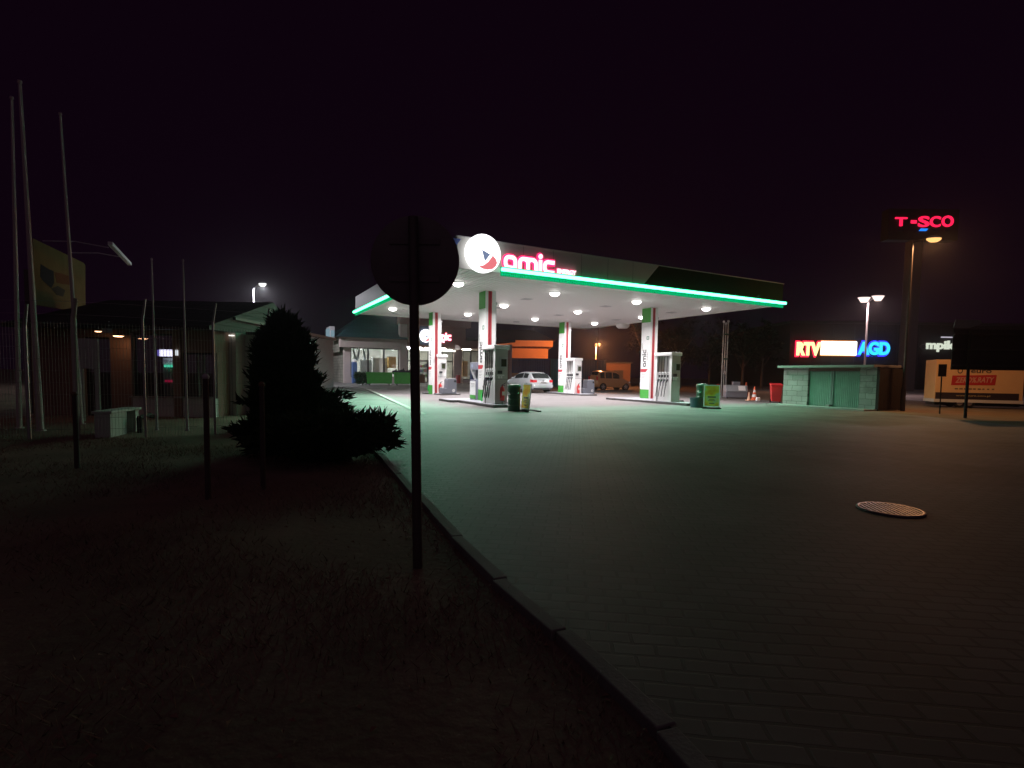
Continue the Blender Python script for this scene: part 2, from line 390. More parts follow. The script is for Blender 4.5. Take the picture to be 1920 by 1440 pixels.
# lit round emblem and letters on the front
ec, ez = ff(900.5, 478); er = (ff(900, 443)[1] - ff(900, 514)[1]) / 2
m = disc_mesh(er, .16); me = MB(); T = frame((ec, -.12, ez), (1, 0, 0), (0, 0, 1))
me.add([T @ Vector(v) for v in m.v], m.f)
eo = me.build('round_emblem', EM('emblem_white', (1, 1, 1), 2.2), cn, smooth=True)
def emblem_marks(par, c, z, y, r, T0=lambda a, b, d: (a, d, b), k=1):
    tr = [(-.12, .17), (.36, -.02), (.06, -.42)]
    a = MB(); a.prism([(c + p[0] * r, z + p[1] * r) for p in tr], T0, y - .02, y - .005); a.build('triangle', EM('emblem_blue', (.20, .26, .42), .9 * k, False), par)
    s = [(.52, -.06), (.70, -.22), (.78, -.42), (.70, -.62), (.5, -.78), (.22, -.84), (-.05, -.82), (-.3, -.72), (.0, -.62), (.25, -.42), (.42, -.2)]
    a = MB(); a.prism([(c + p[0] * r, z + p[1] * r) for p in s], T0, y - .02, y - .005); a.build('swoosh', EM('emblem_red', (.9, .22, .25), .95 * k, False), par)
emblem_marks(eo, ec, ez, -.28, er)
lu0, lz0 = ff(943, 504.5); lu1 = ff(1037, 512)[0]; lh = ff(1005, 484)[1] - ff(1005, 510)[1]
def sign_letters(par, u0, u1, z, h, y, s1, s2, name='lettering', extra=None):
    me, w = logo(0, .05); rimm, _ = logo(.10, .03)
    sx = (u1 - u0) / w; mb = MB(); mb.mesh(me, frame((u0, y - .07, z), (1, 0, 0), (0, 0, 1)) @ scl(sx, h))
    rb = MB(); rb.mesh(rimm, frame((u0, y - .03, z), (1, 0, 0), (0, 0, 1)) @ scl(sx, h))
    if extra:
        t, a, bb, zz, hh = extra
        mb.mesh(text(t, .03, .05, w=bb - a), frame((a, y - .07, zz), (1, 0, 0), (0, 0, 1)) @ scl(1, hh))
        rb.mesh(text(t, .09, .03, w=bb - a + .03), frame((a - .015, y - .03, zz - .01), (1, 0, 0), (0, 0, 1)) @ scl(1, hh * 1.1))
    o = rb.build(name, EM('sign_red', (1, .02, .13), s2), par); mb.build('letter_face', EM('sign_face', (1, .80, .86), s1), o); return o  # pale face and wider red backing paint overexposed letters and their halo
x0 = ff(1043, 516); x1 = ff(1078, 517)
sign_letters(cn, lu0, lu1, lz0, lh, 0, 1.6, 2.6, extra=('ENERGY', x0[0], x1[0], ff(1043, 513.5)[1] + .02, .16))
# lamps in the soffit, two unlit round ones and flat vents
lampm = EM('canopy_lamp_light', (1, .955, .93), S_DOME, False)
LQ = 1.115; i = 0
for lu in (1.05, 4.95, 8.95, 13.0):
    for lv in (2.48, 6.64, 10.68):
        m = MB(); m.cyl((lu * LQ, lv * LQ, HS - .035), (lu * LQ, lv * LQ, HS - .001), .225, .24, 28)
        o = m.build('lamp', white, cn, smooth=True)
        m = MB(); m.lathe([(.205, -.036), (.2, -.08), (.15, -.135), (.07, -.16), (0, -.165)], (lu * LQ, lv * LQ, HS), 18); m.build('diffuser', lampm, o)
        ld = bpy.data.lights.new('canopy_lamp', 'AREA'); ld.shape = 'DISK'; ld.size = .46; ld.energy = S_LAMP * (1.7 if lv > 9 else 1); ld.color = (1, .945, .955); ld.spread = math.radians(173 if lv > 9 else 150)
        lo_ = bpy.data.objects.new('lamp_light', ld); COL.objects.link(lo_); lo_.parent = o; lo_.location = (lu * LQ, lv * LQ, HS - .19)
for lu, lv in ((5.15, 6.62 + 1.1), (5.76, 12.97), (1.84, 12.93), (9.0, 12.9)):
    m = MB(); m.cyl((lu * LQ, lv * LQ, HS - .03), (lu * LQ, lv * LQ, HS - .001), .2, .22, 24); o = m.build('unlit_lamp', lgrey, cn, smooth=True)
for lu, lv in ((4.94, 4.58), (9.17, 8.64), (9.0, 4.55), (13.0, 4.6), (1.0, 4.5), (13.0, 8.7)):
    m = MB(); m.box(lu * LQ - .22, lu * LQ + .22, lv * LQ - .22, lv * LQ + .22, HS - .012, HS - .001); m.build('vent_panel', lgrey, cn)
m = MB(); c = wl(0, 0); m.lathe([(0, 0), (.3, 0), (.42, .1), (.45, .2), (.45, .3)], (LU - .02, 11.4, HS - .3), 24); m.build('round_side_sign', offwhite, cn, smooth=True)
# columns
ch = .62; cw = .47
def column(px, py, corner_z=HS, n_text=True):
    p = G(px, py, corner_z); cu, cv = loc(p)
    m = MB(); m.box(cu + .03, cu + cw, cv + .03, cv + ch, .05, HS); co = m.build('column', white, cn)
    x = cu - .004
    # -u face panel: green top, white, green foot
    m = MB(); m.box(x, cu + .028, cv, cv + ch + .02, 3.98, HS - .01); m.build('green_band', green, co)
    m = MB(); m.box(x, cu + .028, cv, cv + ch + .02, .58, 3.97); m.build('sign_panel', white, co)
    m = MB(); m.box(x, cu + .028, cv, cv + ch + .02, .06, .57); m.build('green_band', green, co)
    yl = cv + ch * .78
    me, w = logo(.0, .006); h = .19; m = MB(); m.mesh(me, frame((x - .004, cv + ch * .42, 1.72), (0, 0, 1), (0, 1, 0)) @ scl(.88 / w, .2))
    m.mesh(text('ENERGY', 0, .006, w=.42), frame((x - .004, cv + ch * .24, 2.05), (0, 0, 1), (0, 1, 0)) @ scl(1, .045))
    m.mesh(text('ENERGY', 0, .006, w=.40), frame((x - .004, cv + ch * .86, 2.55), (0, 0, 1), (0, 1, 0)) @ scl(1, .03))
    m.build('lettering', dgrey, co)
    m = MB(); m.prism([(cv + ch + .01, 1.62), (cv + .1, 1.62), (cv + ch * .42, 1.46), (cv + ch + .01, 1.46)], lambda a, b, d: (d, a, b), x - .006, x - .001); m.build('red_arrow', stripe_red, co)
    m = MB()
    for k, (zz, l) in enumerate(((1.36, .34), (1.31, .26), (1.22, .30), (1.17, .22), (1.09, .2))): m.box(x - .005, x - .001, cv + ch - .06 - l, cv + ch - .06, zz, zz + .022)
    m.build('small_print', lgrey, co)
    m = MB(); s_ = .17; ys, zs = cv + .08, 3.1
    for a, b, c_, d in ((0, s_, 0, .035), (0, s_, s_ - .035, s_), (0, .035, .035, s_ - .035), (s_ - .035, s_, .035, s_ - .035)): m.box(x - .006, x - .001, ys + a, ys + b, zs + c_, zs + d)
    m.build('square_emblem', M('emblem_green', (.03, .2, .12), .5), co)
    # -v face: white edge, red stripe, white edge
    m = MB(); m.box(cu, cu + .13, cv - .004, cv + .028, .06, HS - .01); m.build('white_edge', white, co)
    m = MB(); m.box(cu + .14, cu + .30, cv + .008, cv + .028, .06, HS - .01); m.build('red_stripe', stripe_red, co)
    m = MB(); m.box(cu + .19, cu + .235, cv + .002, cv + .0078, .06, HS - .012); m.build('groove', M('deep_red', (.25, .02, .03), .5), co)
    m = MB(); m.box(cu + .31, cu + cw + .01, cv - .004, cv + .028, .06, HS - .01); m.build('white_edge', white, co)
    m = MB(); m.cyl((cu + cw + .07, cv + .1, 1.0), (cu + cw + .07, cv + .1, HS - .55), .018, n=8); m.lathe([(0, -.07), (.05, -.05), (.07, 0), (.05, .05), (0, .07)], (cu + cw + .07, cv + .1, HS - .5), 12)
    m.build('camera_mount', lgrey, co)
    return cu, cv
cols = [column(910.5, 544.5), column(811.5, 585), column(1059, 603.5), column(1221, 576.5)]

# ------------------------------------------------------------------ pump islands and pumps
darkkerb = M('island_kerb_dark', (.06, .055, .055), .7, var=.3, vs=6)
def island(origin, parts, label):
    t = thing('pump_island', label, 'kerb island', origin, RZ, 'raised islands under the pumps')
    m = MB()
    for a in parts: m.box(*a, 0, .115)
    o = m.build('kerb', darkkerb, t, bevel=.02)
    m = MB()
    for a in parts: m.box(a[0] + .05, a[1] - .05, a[2] + .05, a[3] - .05, .116, .124)
    m.build('top_slab', M('island_top', (.34, .35, .40), .6, var=.15), t); return t
def hose(v, s=1):
    return [(-.02, v, 2.02), (-.035, v + .01, 1.5), (-.05, v - .01, 1.05), (-.10, v + .02, .62), (-.13, v + .05, .30), (-.10, v + .09, .22), (-.07, v + .1, .35), (-.06, v + .07, .62), (-.05, v + .03, .8)]
def make_pump(loc_, label, endmat):
    t = thing('fuel_pump', label, 'fuel pump', loc_, RZ, 'fuel pumps under the canopy')
    W, Lp = .54, 1.06
    for a, b in ((0, .15), (Lp - .15, Lp)):
        m = MB(); m.box(.012, W - .012, a, b, 0, 2.05); o = m.build('end_panel', endmat, t, bevel=.012)
        m = MB(); m.box(-.002, .011, a + .0, b, 0, 2.05); m.build('edge_trim', white, o)
    m = MB(); m.box(.06, W - .06, .151, Lp - .151, 0, .98); m.build('lower_cabinet', white, t)
    m = MB(); m.box(.03, W - .03, .151, Lp - .151, .985, 1.33); o = m.build('display_head', white, t)
    m = MB()
    for k in range(4): m.box(.018, .029, .2 + k * .17, .31 + k * .17, 1.08, 1.2)
    m.build('price_display', dgrey, o)
    m = MB()
    for k in range(4): m.box(.018, .029, .215 + k * .17, .285 + k * .17, 1.23, 1.29)
    m.build('product_mark', lgrey, o)
    m = MB(); m.box(W * .4, W * .6, .152, Lp * .62, 1.33, 2.05); m.build('hose_mast', lgrey, t)
    m = MB(); m.box(-.05, W + .05, -.03, Lp + .03, 2.05, 2.2); m.build('top_cap', white, t, bevel=.02)
    for sd in (1, -1):
        for k in range(4):
            v = .24 + k * .175
            f = (lambda p: p) if sd == 1 else (lambda p: (W - p[0], p[1], p[2]))
            m = MB(); m.tube([f(p) for p in hose(v)], .013, 7); m.build('hose', black, t, smooth=True)
            m = MB(); m.cyl(f((-.0, v, .98)), f((-.07, v + .02, .84)), .035, .03, 10); m.cyl(f((-.07, v + .02, .84)), f((-.06, v + .03, .70)), .028, .02, 10); m.cyl(f((.0, v, .98)), f((.05, v - .01, 1.03)), .014, .012, 8)
            m.build('nozzle', [dgrey, bgrey][k % 2], t, smooth=True)
    # terminal on the end panel
    m = MB(); m.box(.2, .49, -.035, -.001, 1.36, 1.72); m.box(.17, .5, -.06, -.001, 1.725, 1.755); o = m.build('terminal', lgrey, t, bevel=.008)
    m = MB(); m.box(.235, .455, -.041, -.036, 1.40, 1.68); m.build('screen', M('terminal_screen', (.05, .055, .03), .2), o)
    m = MB(); m.box(.1, .27, -.07, -.001, 1.13, 1.25); m.build('keypad', dgrey, t, bevel=.008)
    m = MB(); m.box(.08, .36, -.05, -.001, 1.06, 1.1); m.box(.12, .2, -.012, -.001, .96, 1.05); m.box(.23, .3, -.012, -.001, .96, 1.05); m.build('card_slot', white, t)
    m = MB(); m.box(.03, W - .03, -.006, -.001, .925, .94); m.build('panel_joint', mgrey, t)
    return t
whitepump = M('pump_white', (.84, .83, .82), .45, var=.06); greypump = M('pump_grey', (.48, .47, .45), .5, var=.1)
PO = [G(927.5, 758, .124), None, None, G(1257.5, 753.5, .124)]
PO[1] = D(820.5, 740, 30.0); PO[1].z = .124; PO[2] = D(1076.5, 740, 32.6); PO[2].z = .124
labs = ['grey ended fuel pump beside the green drum bin, nearest the round sign', 'white fuel pump on the far left island in front of the shop door', 'white fuel pump on the far right island beside the silver hatchback', 'fuel pump on the right hand island in front of the column with the square emblem']
pumps = []
for k in range(4): pumps.append(make_pump(PO[k], labs[k], greypump if k in (0, 3) else whitepump))
ilab = ['stepped pump island under the fuel pump beside the drum bin', 'pump island in front of the shop door with a grey service unit at its end', 'pump island beside the silver hatchback', 'pump island on the right beside the yellow board and dark bins']
for k in range(4):
    o = PO[k].copy(); o.z = 0
    u, v = loc(o); du = cols[k][0] - u; dv = cols[k][1] - v
    lo, hi = min(0, du), max(.54, du + cw)
    pr = [(-.22, .80, -.32, 1.16), (lo - .12, hi + .1, 1.161, dv + ch + .2)]
    if k == 0: pr.append((lo - .45, hi + .15, dv + ch + .201, dv + ch + 1.6))
    else: pr.append((lo - .16, hi + .14, dv + ch + .201, dv + ch + .75))
    if k in (1, 2): pr[0] = (-.22, 1.0, -1.0, 1.16)
    if k == 3: pr[0] = (-.16, .85, -1.1, 1.16)
    island(o, pr, ilab[k])
# grey vending unit on the first island
p = G(891.5, 749.5, .124); t = thing('payment_kiosk', 'grey and white vending unit with a paper poster left of the nearest column', 'vending unit', p, RZ)
m = MB(); m.box(.01, .45, .01, .62, 0, .86); m.build('lower_cabinet', bgrey, t, bevel=.01)
m = MB(); m.box(-.004, .008, .03, .60, .2, .80); o = m.build('poster', white, t)
m = MB(); m.box(-.008, -.005, .09, .5, .66, .70); m.box(-.008, -.005, .09, .42, .60, .615); m.box(-.008, -.005, .09, .46, .55, .565); m.build('small_print', lgrey, o)
m = MB(); m.box(-.004, .008, .03, .60, .04, .195); m.build('green_foot', green, t)
m = MB(); m.box(.2, .45, .01, .62, .86, 1.3); m.build('recess_back', mgrey, t)
m = MB(); m.prism([(.2, .86), (.2, 1.3), (.02, 1.3)], lambda a, b, d: (a, d, b), .45, .61); m.build('side_cheek', white, t)
m = MB(); m.box(0, .45, .01, .62, 1.3, 1.62); o = m.build('head', bgrey, t, bevel=.012)
m = MB(); m.box(-.006, -.001, .3, .46, 1.4, 1.54); m.build('screen', M('pale_screen', (.4, .45, .6), .2), o)

def extinguisher(p, label, stand=False):
    t = thing('fire_extinguisher', label, 'extinguisher', p, RZ, 'fire extinguishers by the pumps'); b = .14 if stand else .02
    m = MB(); m.lathe([(0, b), (.075, b), (.085, b + .03), (.085, b + .42), (.06, b + .49), (.03, b + .52), (.03, b + .55), (0, b + .55)], n=18); m.build('cylinder', red, t, smooth=True)
    m = MB(); m.cyl((-.02, 0, b + .57), (.12, -.03, b + .66), .012, n=8); m.cyl((-.04, 0, b + .55), (.1, -.02, b + .57), .012, n=8); m.cyl((0, 0, b + .55), (0, 0, b + .6), .02, n=8); m.build('valve', dgrey, t)
    m = MB(); m.tube([(.02, -.03, b + .56), (-.1, -.05, b + .48), (-.115, -.05, b + .25), (-.1, -.05, b + .1)], .012, 7); m.build('hose', M('hose_dark_red', (.35, .02, .02), .5), t)
    m = MB(); m.box(-.05, .05, -.089, -.08, b + .2, b + .34); m.build('paper_tag', offwhite, t)
    if stand:
        m = MB(); m.box(-.09, .09, -.09, .09, b - .03, b - .002); m.cyl((0, 0, 0), (0, 0, b - .03), .015, n=8); m.build('stand', dgrey, t)
    return t
q = PO[0]; o = q + UA * .24 - VA * .14; extinguisher(o, 'red fire extinguisher on a stand against the grey end of the nearest pump', True)
q = PO[1]; o = q + UA * .1 - VA * .16; extinguisher(o, 'red fire extinguisher at the foot of the white pump in front of the shop')
q = PO[2]; o = q + UA * .2 - VA * .16; extinguisher(o, 'red fire extinguisher at the foot of the white pump by the silver hatchback')
def can(p, label):
    t = thing('watering_can', label, 'watering can', p, RZ, 'green watering cans on the islands')
    m = MB(); m.lathe([(0, 0), (.12, 0), (.14, .04), (.13, .22), (.09, .38), (.045, .46), (0, .47)], n=20); m.build('body', can_green, t, smooth=True)
    m = MB(); m.tube([(-.02, .05, .45), (-.02, .09, .62), (.03, .06, .74), (.05, 0, .7)], .018, 8); m.build('handle', dgrey, t, smooth=True)
    m = MB(); m.cyl((.0, -.1, .2), (.02, -.24, .5), .022, .014, 10); m.build('spout', can_green, t)
can(G(907.5, 752, .124), 'bright green watering can at the foot of the nearest pump hoses')
can(D(806, 733, 31.5) * 1, 'green watering can on the far left island in front of the shop')
def step_unit(px, py, label):
    p = G(px, py, .0); t = thing('service_unit', label, 'service unit', p, RZ, 'grey service units at island ends')
    pr = [(0, .13), (0, .44), (.28, .44), (.30, .60), (.30, .88), (.36, .96), (.80, .96), (.86, .9), (.86, .13)]
    m = MB(); m.prism(pr, lambda a, b, d: (a, d, b), 0, .5); m.build('body', M('unit_grey', (.14, .15, .18), .5), t, bevel=.02)
    m = MB(); m.box(-.02, .88, -.02, .52, 0, .128); m.build('plinth', dgrey, t)
    m = MB(); m.box(.34, .82, .02, .48, .962, .985); m.build('lid', lgrey, t)
    m = MB(); m.box(.7, .84, -.006, -.001, .76, .88); m.build('slot', blackm, t)
    m = MB(); T = frame((.68, -.001, .3), (1, 0, 0), (0, 0, 1)); d_ = disc_mesh(.08, .006, 20); m.add([T @ Vector(v) for v in d_.v], d_.f); o = m.build('round_mark', offwhite, t)
    m = MB(); m.prism([(.66, .33), (.73, .3), (.69, .25)], lambda a, b, d: (a, d, b), -.012, -.0075); m.build('triangle', navy, o)
step_unit(829, 742.5, 'grey stepped unit with a round mark in front of the white pump near the shop')
step_unit(1093.5, 741.5, 'grey stepped unit on the island in front of the bronze car')

# bins and folding boards
def drum(p, r, h, label, mat=dgreen):
    t = thing('drum_bin', label, 'bin', p, RZ + .3, 'dark drum bins by the pumps')
    pr = [(0, 0), (r, 0), (r, .04)]
    for k in range(1, 4): z = h * .88 * k / 4; pr += [(r, z - .02), (r + .018, z), (r, z + .02)]
    pr += [(r, h * .88), (r - .02, h * .88)]
    m = MB(); m.lathe(pr, n=28); m.build('drum', mat, t, smooth=True)
    m = MB(); m.lathe([(r + .02, h * .86), (r + .03, h * .9), (r + .0, h * .97), (r * .5, h), (0, h)], n=28); m.build('lid', mat, t, smooth=True)
    m = MB(); m.cyl((-r - .02, -.05, h * .62), (-r - .05, .05, h * .62), .02, n=8); m.build('handle', steel, t)
    return t
drum(G(963.5, 771), .21, .92, 'dark green drum bin with lid at the end of the nearest island')
drum(G(1315, 764), .21, .98, 'tall dark green drum bin behind the yellow folding board on the right')
def planter(p, r, h, label):
    t = thing('plastic_tub', label, 'tub', p, 0, 'low dark tubs by the folding boards')
    m = MB(); m.lathe([(0, 0), (r * .9, 0), (r, h * .9), (r * 1.08, h * .92), (r * 1.08, h), (r * .95, h), (r * .9, h - .06), (0, h - .07)], n=24); m.build('tub', M('tub_blue_green', (.02, .07, .085), .45, var=.2), t, smooth=True)
    m = MB(); m.cyl((r * .9, .05, h * .6), (r * .96, -.05, h * .6), .025, n=8); m.build('grip', blackm, t)
planter(G(1306, 764), .27, .40, 'low blue green tub beside the yellow folding board on the right')
planter(G(986, 770), .13, .42, 'small dark green tub behind the yellow folding board by the drum bin')
def board(p, rz, label, w=.6, h=.86):
    t = thing('folding_board', label, 'A board', p, rz, 'yellow advertising boards by the bins')
    T = Matrix.Rotation(-.1, 4, 'X')
    m = MB()
    for a in ((-w / 2, -w / 2 + .035, 0, .03, .08, h + .08), (w / 2 - .035, w / 2, 0, .03, .08, h + .08), (-w / 2 + .035, w / 2 - .035, 0, .03, .08, .115), (-w / 2 + .035, w / 2 - .035, 0, .03, h + .045, h + .08)): m.box(*a, 0, T)
    m.build('frame', white, t)
    mt, N, L, bs_ = nt('poster_yellow'); tc = N.new('ShaderNodeTexCoord'); no = N.new('ShaderNodeTexNoise'); no.inputs['Scale'].default_value = 2.2
    cr = N.new('ShaderNodeValToRGB'); cr.color_ramp.elements[0].position = .35; cr.color_ramp.elements[0].color = (.75, .35, .03, 1); cr.color_ramp.elements[1].position = .62; cr.color_ramp.elements[1].color = (.45, .62, .5, 1)
    e = cr.color_ramp.elements.new(.48); e.color = (.80, .62, .08, 1)
    L.new(tc.outputs['Object'], no.inputs['Vector']); L.new(no.outputs['Fac'], cr.inputs[0]); L.new(cr.outputs[0], bs_.inputs['Base Color']); bs_.inputs['Roughness'].default_value = .3
    m = MB(); m.box(-w / 2 + .036, w / 2 - .036, .004, .026, .116, h + .044, 0, T); o = m.build('poster', mt, t)
    m = MB()
    for zz, l, hh in ((.44, .30, .05), (.36, .2, .02), (.31, .26, .02), (.2, .2, .03)): m.box(-l / 2, l / 2, .0, .0035, zz, zz + hh, 0, T)
    m.build('print', M('print_dark', (.08, .09, .1), .5), o)
    m = MB(); m.tube([(-w / 2 + .02, .03, .06), (-w / 2 + .02, .42, .02)], .014); m.tube([(w / 2 - .02, .03, .06), (w / 2 - .02, .42, .02)], .014); m.box(-w / 2 - .05, w / 2 + .05, -.06, .0, .0, .05); m.box(-w / 2 - .05, w / 2 + .05, .38, .46, 0, .04)
    m.build('foot', blackm, t); return t
board(G(1334, 766.5), RZ - .75, 'yellow poster board on a dark foot beside the tall drum bin on the right')
board(G(983, 771.5), RZ - 1.62, 'yellow poster board seen nearly edge on beside the nearest drum bin')

# ------------------------------------------------------------------ cars
def make_car(name, label, p, rz, L, zr, belt, bot, hw, cab, roofw, paint, wheels, wr, rear_win, side_wins, front_win):
    t = thing(name, label, 'car', p, rz)
    def it(tab, y):
        for (a, va), (b, vb) in zip(tab, tab[1:]):
            if a <= y <= b: return va + (vb - va) * (y - a) / (b - a)
        return tab[0][1] if y < tab[0][0] else tab[-1][1]
    ys = sorted(set([k for k, _ in belt] + [L * i / 28 for i in range(29)]))
    vs = []; K = 13
    for y in ys:
        zt, zb, w = it(belt, y), it(bot, y), it(hw, y); s = []
        half = [(w * .80, zb), (w * .95, zb + .05), (w, zb + (zt - zb) * .38), (w * .995, zb + (zt - zb) * .7), (w * .955, zt - .02), (w * .88, zt)]
        s = [(-a, b) for a, b in half] + [(0, zt + .025)] + [(a, b) for a, b in half[::-1]]
        vs += [(a, y, b) for a, b in s]
    n = len(ys); m = MB()
    m.add(vs, [(i * K + k, i * K + k + 1, (i + 1) * K + k + 1, (i + 1) * K + k) for i in range(n - 1) for k in range(K - 1)] + [tuple(range(K)), tuple((n - 1) * K + k for k in range(K))] + [(i * K, (i + 1) * K, (i + 1) * K + K - 1, i * K + K - 1) for i in range(n - 1)])
    m.build('body', paint, t, smooth=True)
    def cp(y, s, side, off=0):
        zt, zc = it(belt, y), it(cab, y); w0 = it(hw, y) * .90; w1 = min(w0, roofw + (w0 - roofw) * max(0, 1 - (zc - zt) / (zr - zt) * 1.05))
        x = w0 + (w1 - w0) * s; return (side * (x + off), y, zt + (zc - zt) * s - .01 + off * .3)
    cy_ = sorted(set([k for k, _ in cab] + [cab[0][0] + (cab[-1][0] - cab[0][0]) * i / 20 for i in range(21)])); vs = []
    for y in cy_:
        rowp = [cp(y, s, -1) for s in (0, .5, .93)]; a = cp(y, 1, -1); b_ = cp(y, 1, 1); h = .05 * min(1, (it(cab, y) - it(belt, y)) / .3)
        rowp += [(a[0] * .90, y, a[2] + h * .5), (a[0] * .5, y, a[2] + h * .9), (0, y, a[2] + h), (b_[0] * .5, y, a[2] + h * .9), (b_[0] * .90, y, a[2] + h * .5)] + [cp(y, s, 1) for s in (.93, .5, 0)]
        vs += rowp
    K2 = 11; m = MB(); m.add(vs, [(i * K2 + k, i * K2 + k + 1, (i + 1) * K2 + k + 1, (i + 1) * K2 + k) for i in range(len(cy_) - 1) for k in range(K2 - 1)]); m.build('roof', paint, t, smooth=True)
    for a, b_ in side_wins:
        for sd in (-1, 1):
            m = MB(); q = []
            nn = 8
            for i in range(nn + 1):
                y = a + (b_ - a) * i / nn; q += [cp(y, .1, sd, .012), cp(y, .86, sd, .012)]
            m.add(q, [(2 * i, 2 * i + 1, 2 * i + 3, 2 * i + 2) for i in range(nn)]); m.build('side_window', carglass, t)
    for nm, (a, b_) in (('rear_window', rear_win), ('windscreen', front_win)):
        m = MB(); q = []; nn = 5
        for i in range(nn + 1):
            y = a + (b_ - a) * i / nn; l = cp(y, .96, -1); r_ = cp(y, .96, 1); hh = .05 * min(1, (it(cab, y) - it(belt, y)) / .3)
            dy = -.012 if nm == 'rear_window' else .012
            q += [(l[0] * .86, y + dy, l[2] + hh * .55 + .022), (0, y + dy, l[2] + hh + .024), (r_[0] * .86, y + dy, l[2] + hh * .55 + .022)]
        m.add(q, [(3 * i + k, 3 * i + k + 1, 3 * i + k + 4, 3 * i + k + 3) for i in range(nn) for k in range(2)]); m.build(nm, carglass, t)
    for y in wheels:
        for sd in (-1, 1):
            w = it(hw, y); x0 = sd * (w - .16); x1 = sd * (w + .004)
            m = MB(); m.cyl((x0, y, wr), (sd * (w + .001), y, wr), wr + .045, n=28); m.build('wheel_arch', blackm, t)
            m = MB(); m.lathe([(.0, -.16), (wr * .9, -.16), (wr, -.13), (wr, -.02), (wr * .93, .012), (wr * .68, .012), (wr * .66, -.01)], (0, 0, 0), 28, ax='x')
            o = m.build('wheel', black, t, smooth=True); o.location = (x1, y, wr); o.scale = (sd, 1, 1)
            m = MB(); m.lathe([(wr * .66, -.0), (wr * .60, .004), (wr * .55, -.02), (wr * .2, -.01), (wr * .12, .006), (0, .006)], (0, 0, 0), 28, ax='x')
            for k in range(5):
                a = 2 * pi * k / 5; T = Matrix.Rotation(a, 4, 'X'); m.box(-.008, .004, -.035, .035, .03, wr * .6, 0, T)
            m.build('rim', rim, o, smooth=False)
    return t, it, cp
pa = G(1018.5, 737.5)
belt = [(0, .62), (.05, .80), (.16, .93), (.4, .98), (1.2, .985), (2.2, .955), (3.0, .92), (3.5, .84), (3.95, .72), (4.15, .58), (4.2, .48)]
bot = [(0, .42), (.1, .30), (.3, .22), (3.9, .2), (4.2, .3)]
hw = [(0, .70), (.06, .79), (.3, .86), (.9, .88), (3.2, .88), (3.8, .82), (4.1, .70), (4.2, .58)]
cab = [(.14, .95), (.32, 1.10), (.62, 1.30), (.85, 1.385), (1.3, 1.415), (1.8, 1.41), (2.2, 1.35), (2.6, 1.17), (3.1, .93)]
t, it, cp = make_car('hatchback_car', 'silver hatchback parked between the pumps, seen from behind', pa, RZ + .02, 4.2, 1.415, belt, bot, hw, cab, .62, silver, (.78, 3.35), .32, (.2, .62), ((.75, 1.35), (1.42, 2.5)), (2.3, 2.95))
for sd in (-1, 1):
    m = MB(); m.add([(sd * .86, .30, .93), (sd * .80, .05, .90), (sd * .48, .035, .885), (sd * .50, .01, .74), (sd * .77, .035, .72), (sd * .865, .28, .74), (sd * .5, .12, .8), (sd * .78, .16, .8)], [(0, 1, 4, 5), (1, 2, 3, 4), (0, 5, 7), (2, 6, 3)]); m.build('tail_light', tail, t)
    m = MB(); m.lathe([(0, -.07), (.05, -.05), (.075, 0), (.05, .05), (0, .07)], (sd * .96, 2.55, .99), 12); m.build('mirror', silver, t)
m = MB(); m.box(-.26, .26, -.022, -.008, .665, .775); o = m.build('number_plate', offwhite, t)
m = MB(); m.box(-.22, .22, -.026, -.0225, .70, .74); m.build('plate_print', dgrey, o)
m = MB(); m.box(-.76, .76, -.05, .12, .36, .58); m.build('bumper', silver, t, bevel=.04)
m = MB(); m.box(-.68, .68, -.03, .14, .28, .355); m.build('bumper_skirt', dgrey, t, bevel=.02)
m = MB(); m.cyl((0, -.004, .86), (0, .02, .86), .04, n=16); m.build('badge', steel, t)

pw = D(1118.5, 728, 47.0); pw.z = 0
belt2 = [(0, .70), (.05, .92), (.15, .98), (2.4, .96), (2.7, .95), (3.1, .88), (3.4, .72), (3.5, .5)]
bot2 = [(0, .35), (.15, .24), (3.35, .22), (3.5, .32)]
hw2 = [(0, .70), (.1, .77), (.5, .80), (2.8, .80), (3.2, .76), (3.45, .62), (3.5, .56)]
cab2 = [(.1, 1.0), (.18, 1.35), (.3, 1.62), (.5, 1.66), (1.6, 1.66), (2.0, 1.6), (2.35, 1.38), (2.85, .96)]
t, it, cp = make_car('compact_van', 'small tall bronze car parked sideways beyond the pumps', pw - UA * .45, RZ - pi / 2 - .12, 3.5, 1.66, belt2, bot2, hw2, cab2, .64, goldp, (.62, 2.95), .29, (.16, .28), ((.35, .8), (.9, 1.55), (1.65, 2.3)), (2.15, 2.7))
for sd in (-1, 1):
    m = MB(); m.box(sd * .62 - .1, sd * .62 + .1, 3.30, 3.47, .62, .76); m.build('headlight', M('headlight_glass', (.6, .6, .58), .15), t, bevel=.03)
    m = MB(); m.box(sd * .70 - .07, sd * .70 + .07, -.01, .1, .85, 1.2); m.build('tail_light', tail, t, bevel=.02)
m = MB(); m.box(-.72, .72, -.06, .12, .3, .52); m.box(-.64, .64, 3.38, 3.56, .3, .5); m.build('bumper', goldp, t, bevel=.03)
m = MB(); m.box(.55, .59, .4, 1.7, 1.69, 1.72); m.box(-.59, -.55, .4, 1.7, 1.69, 1.72); m.build('roof_rail', dgrey, t)

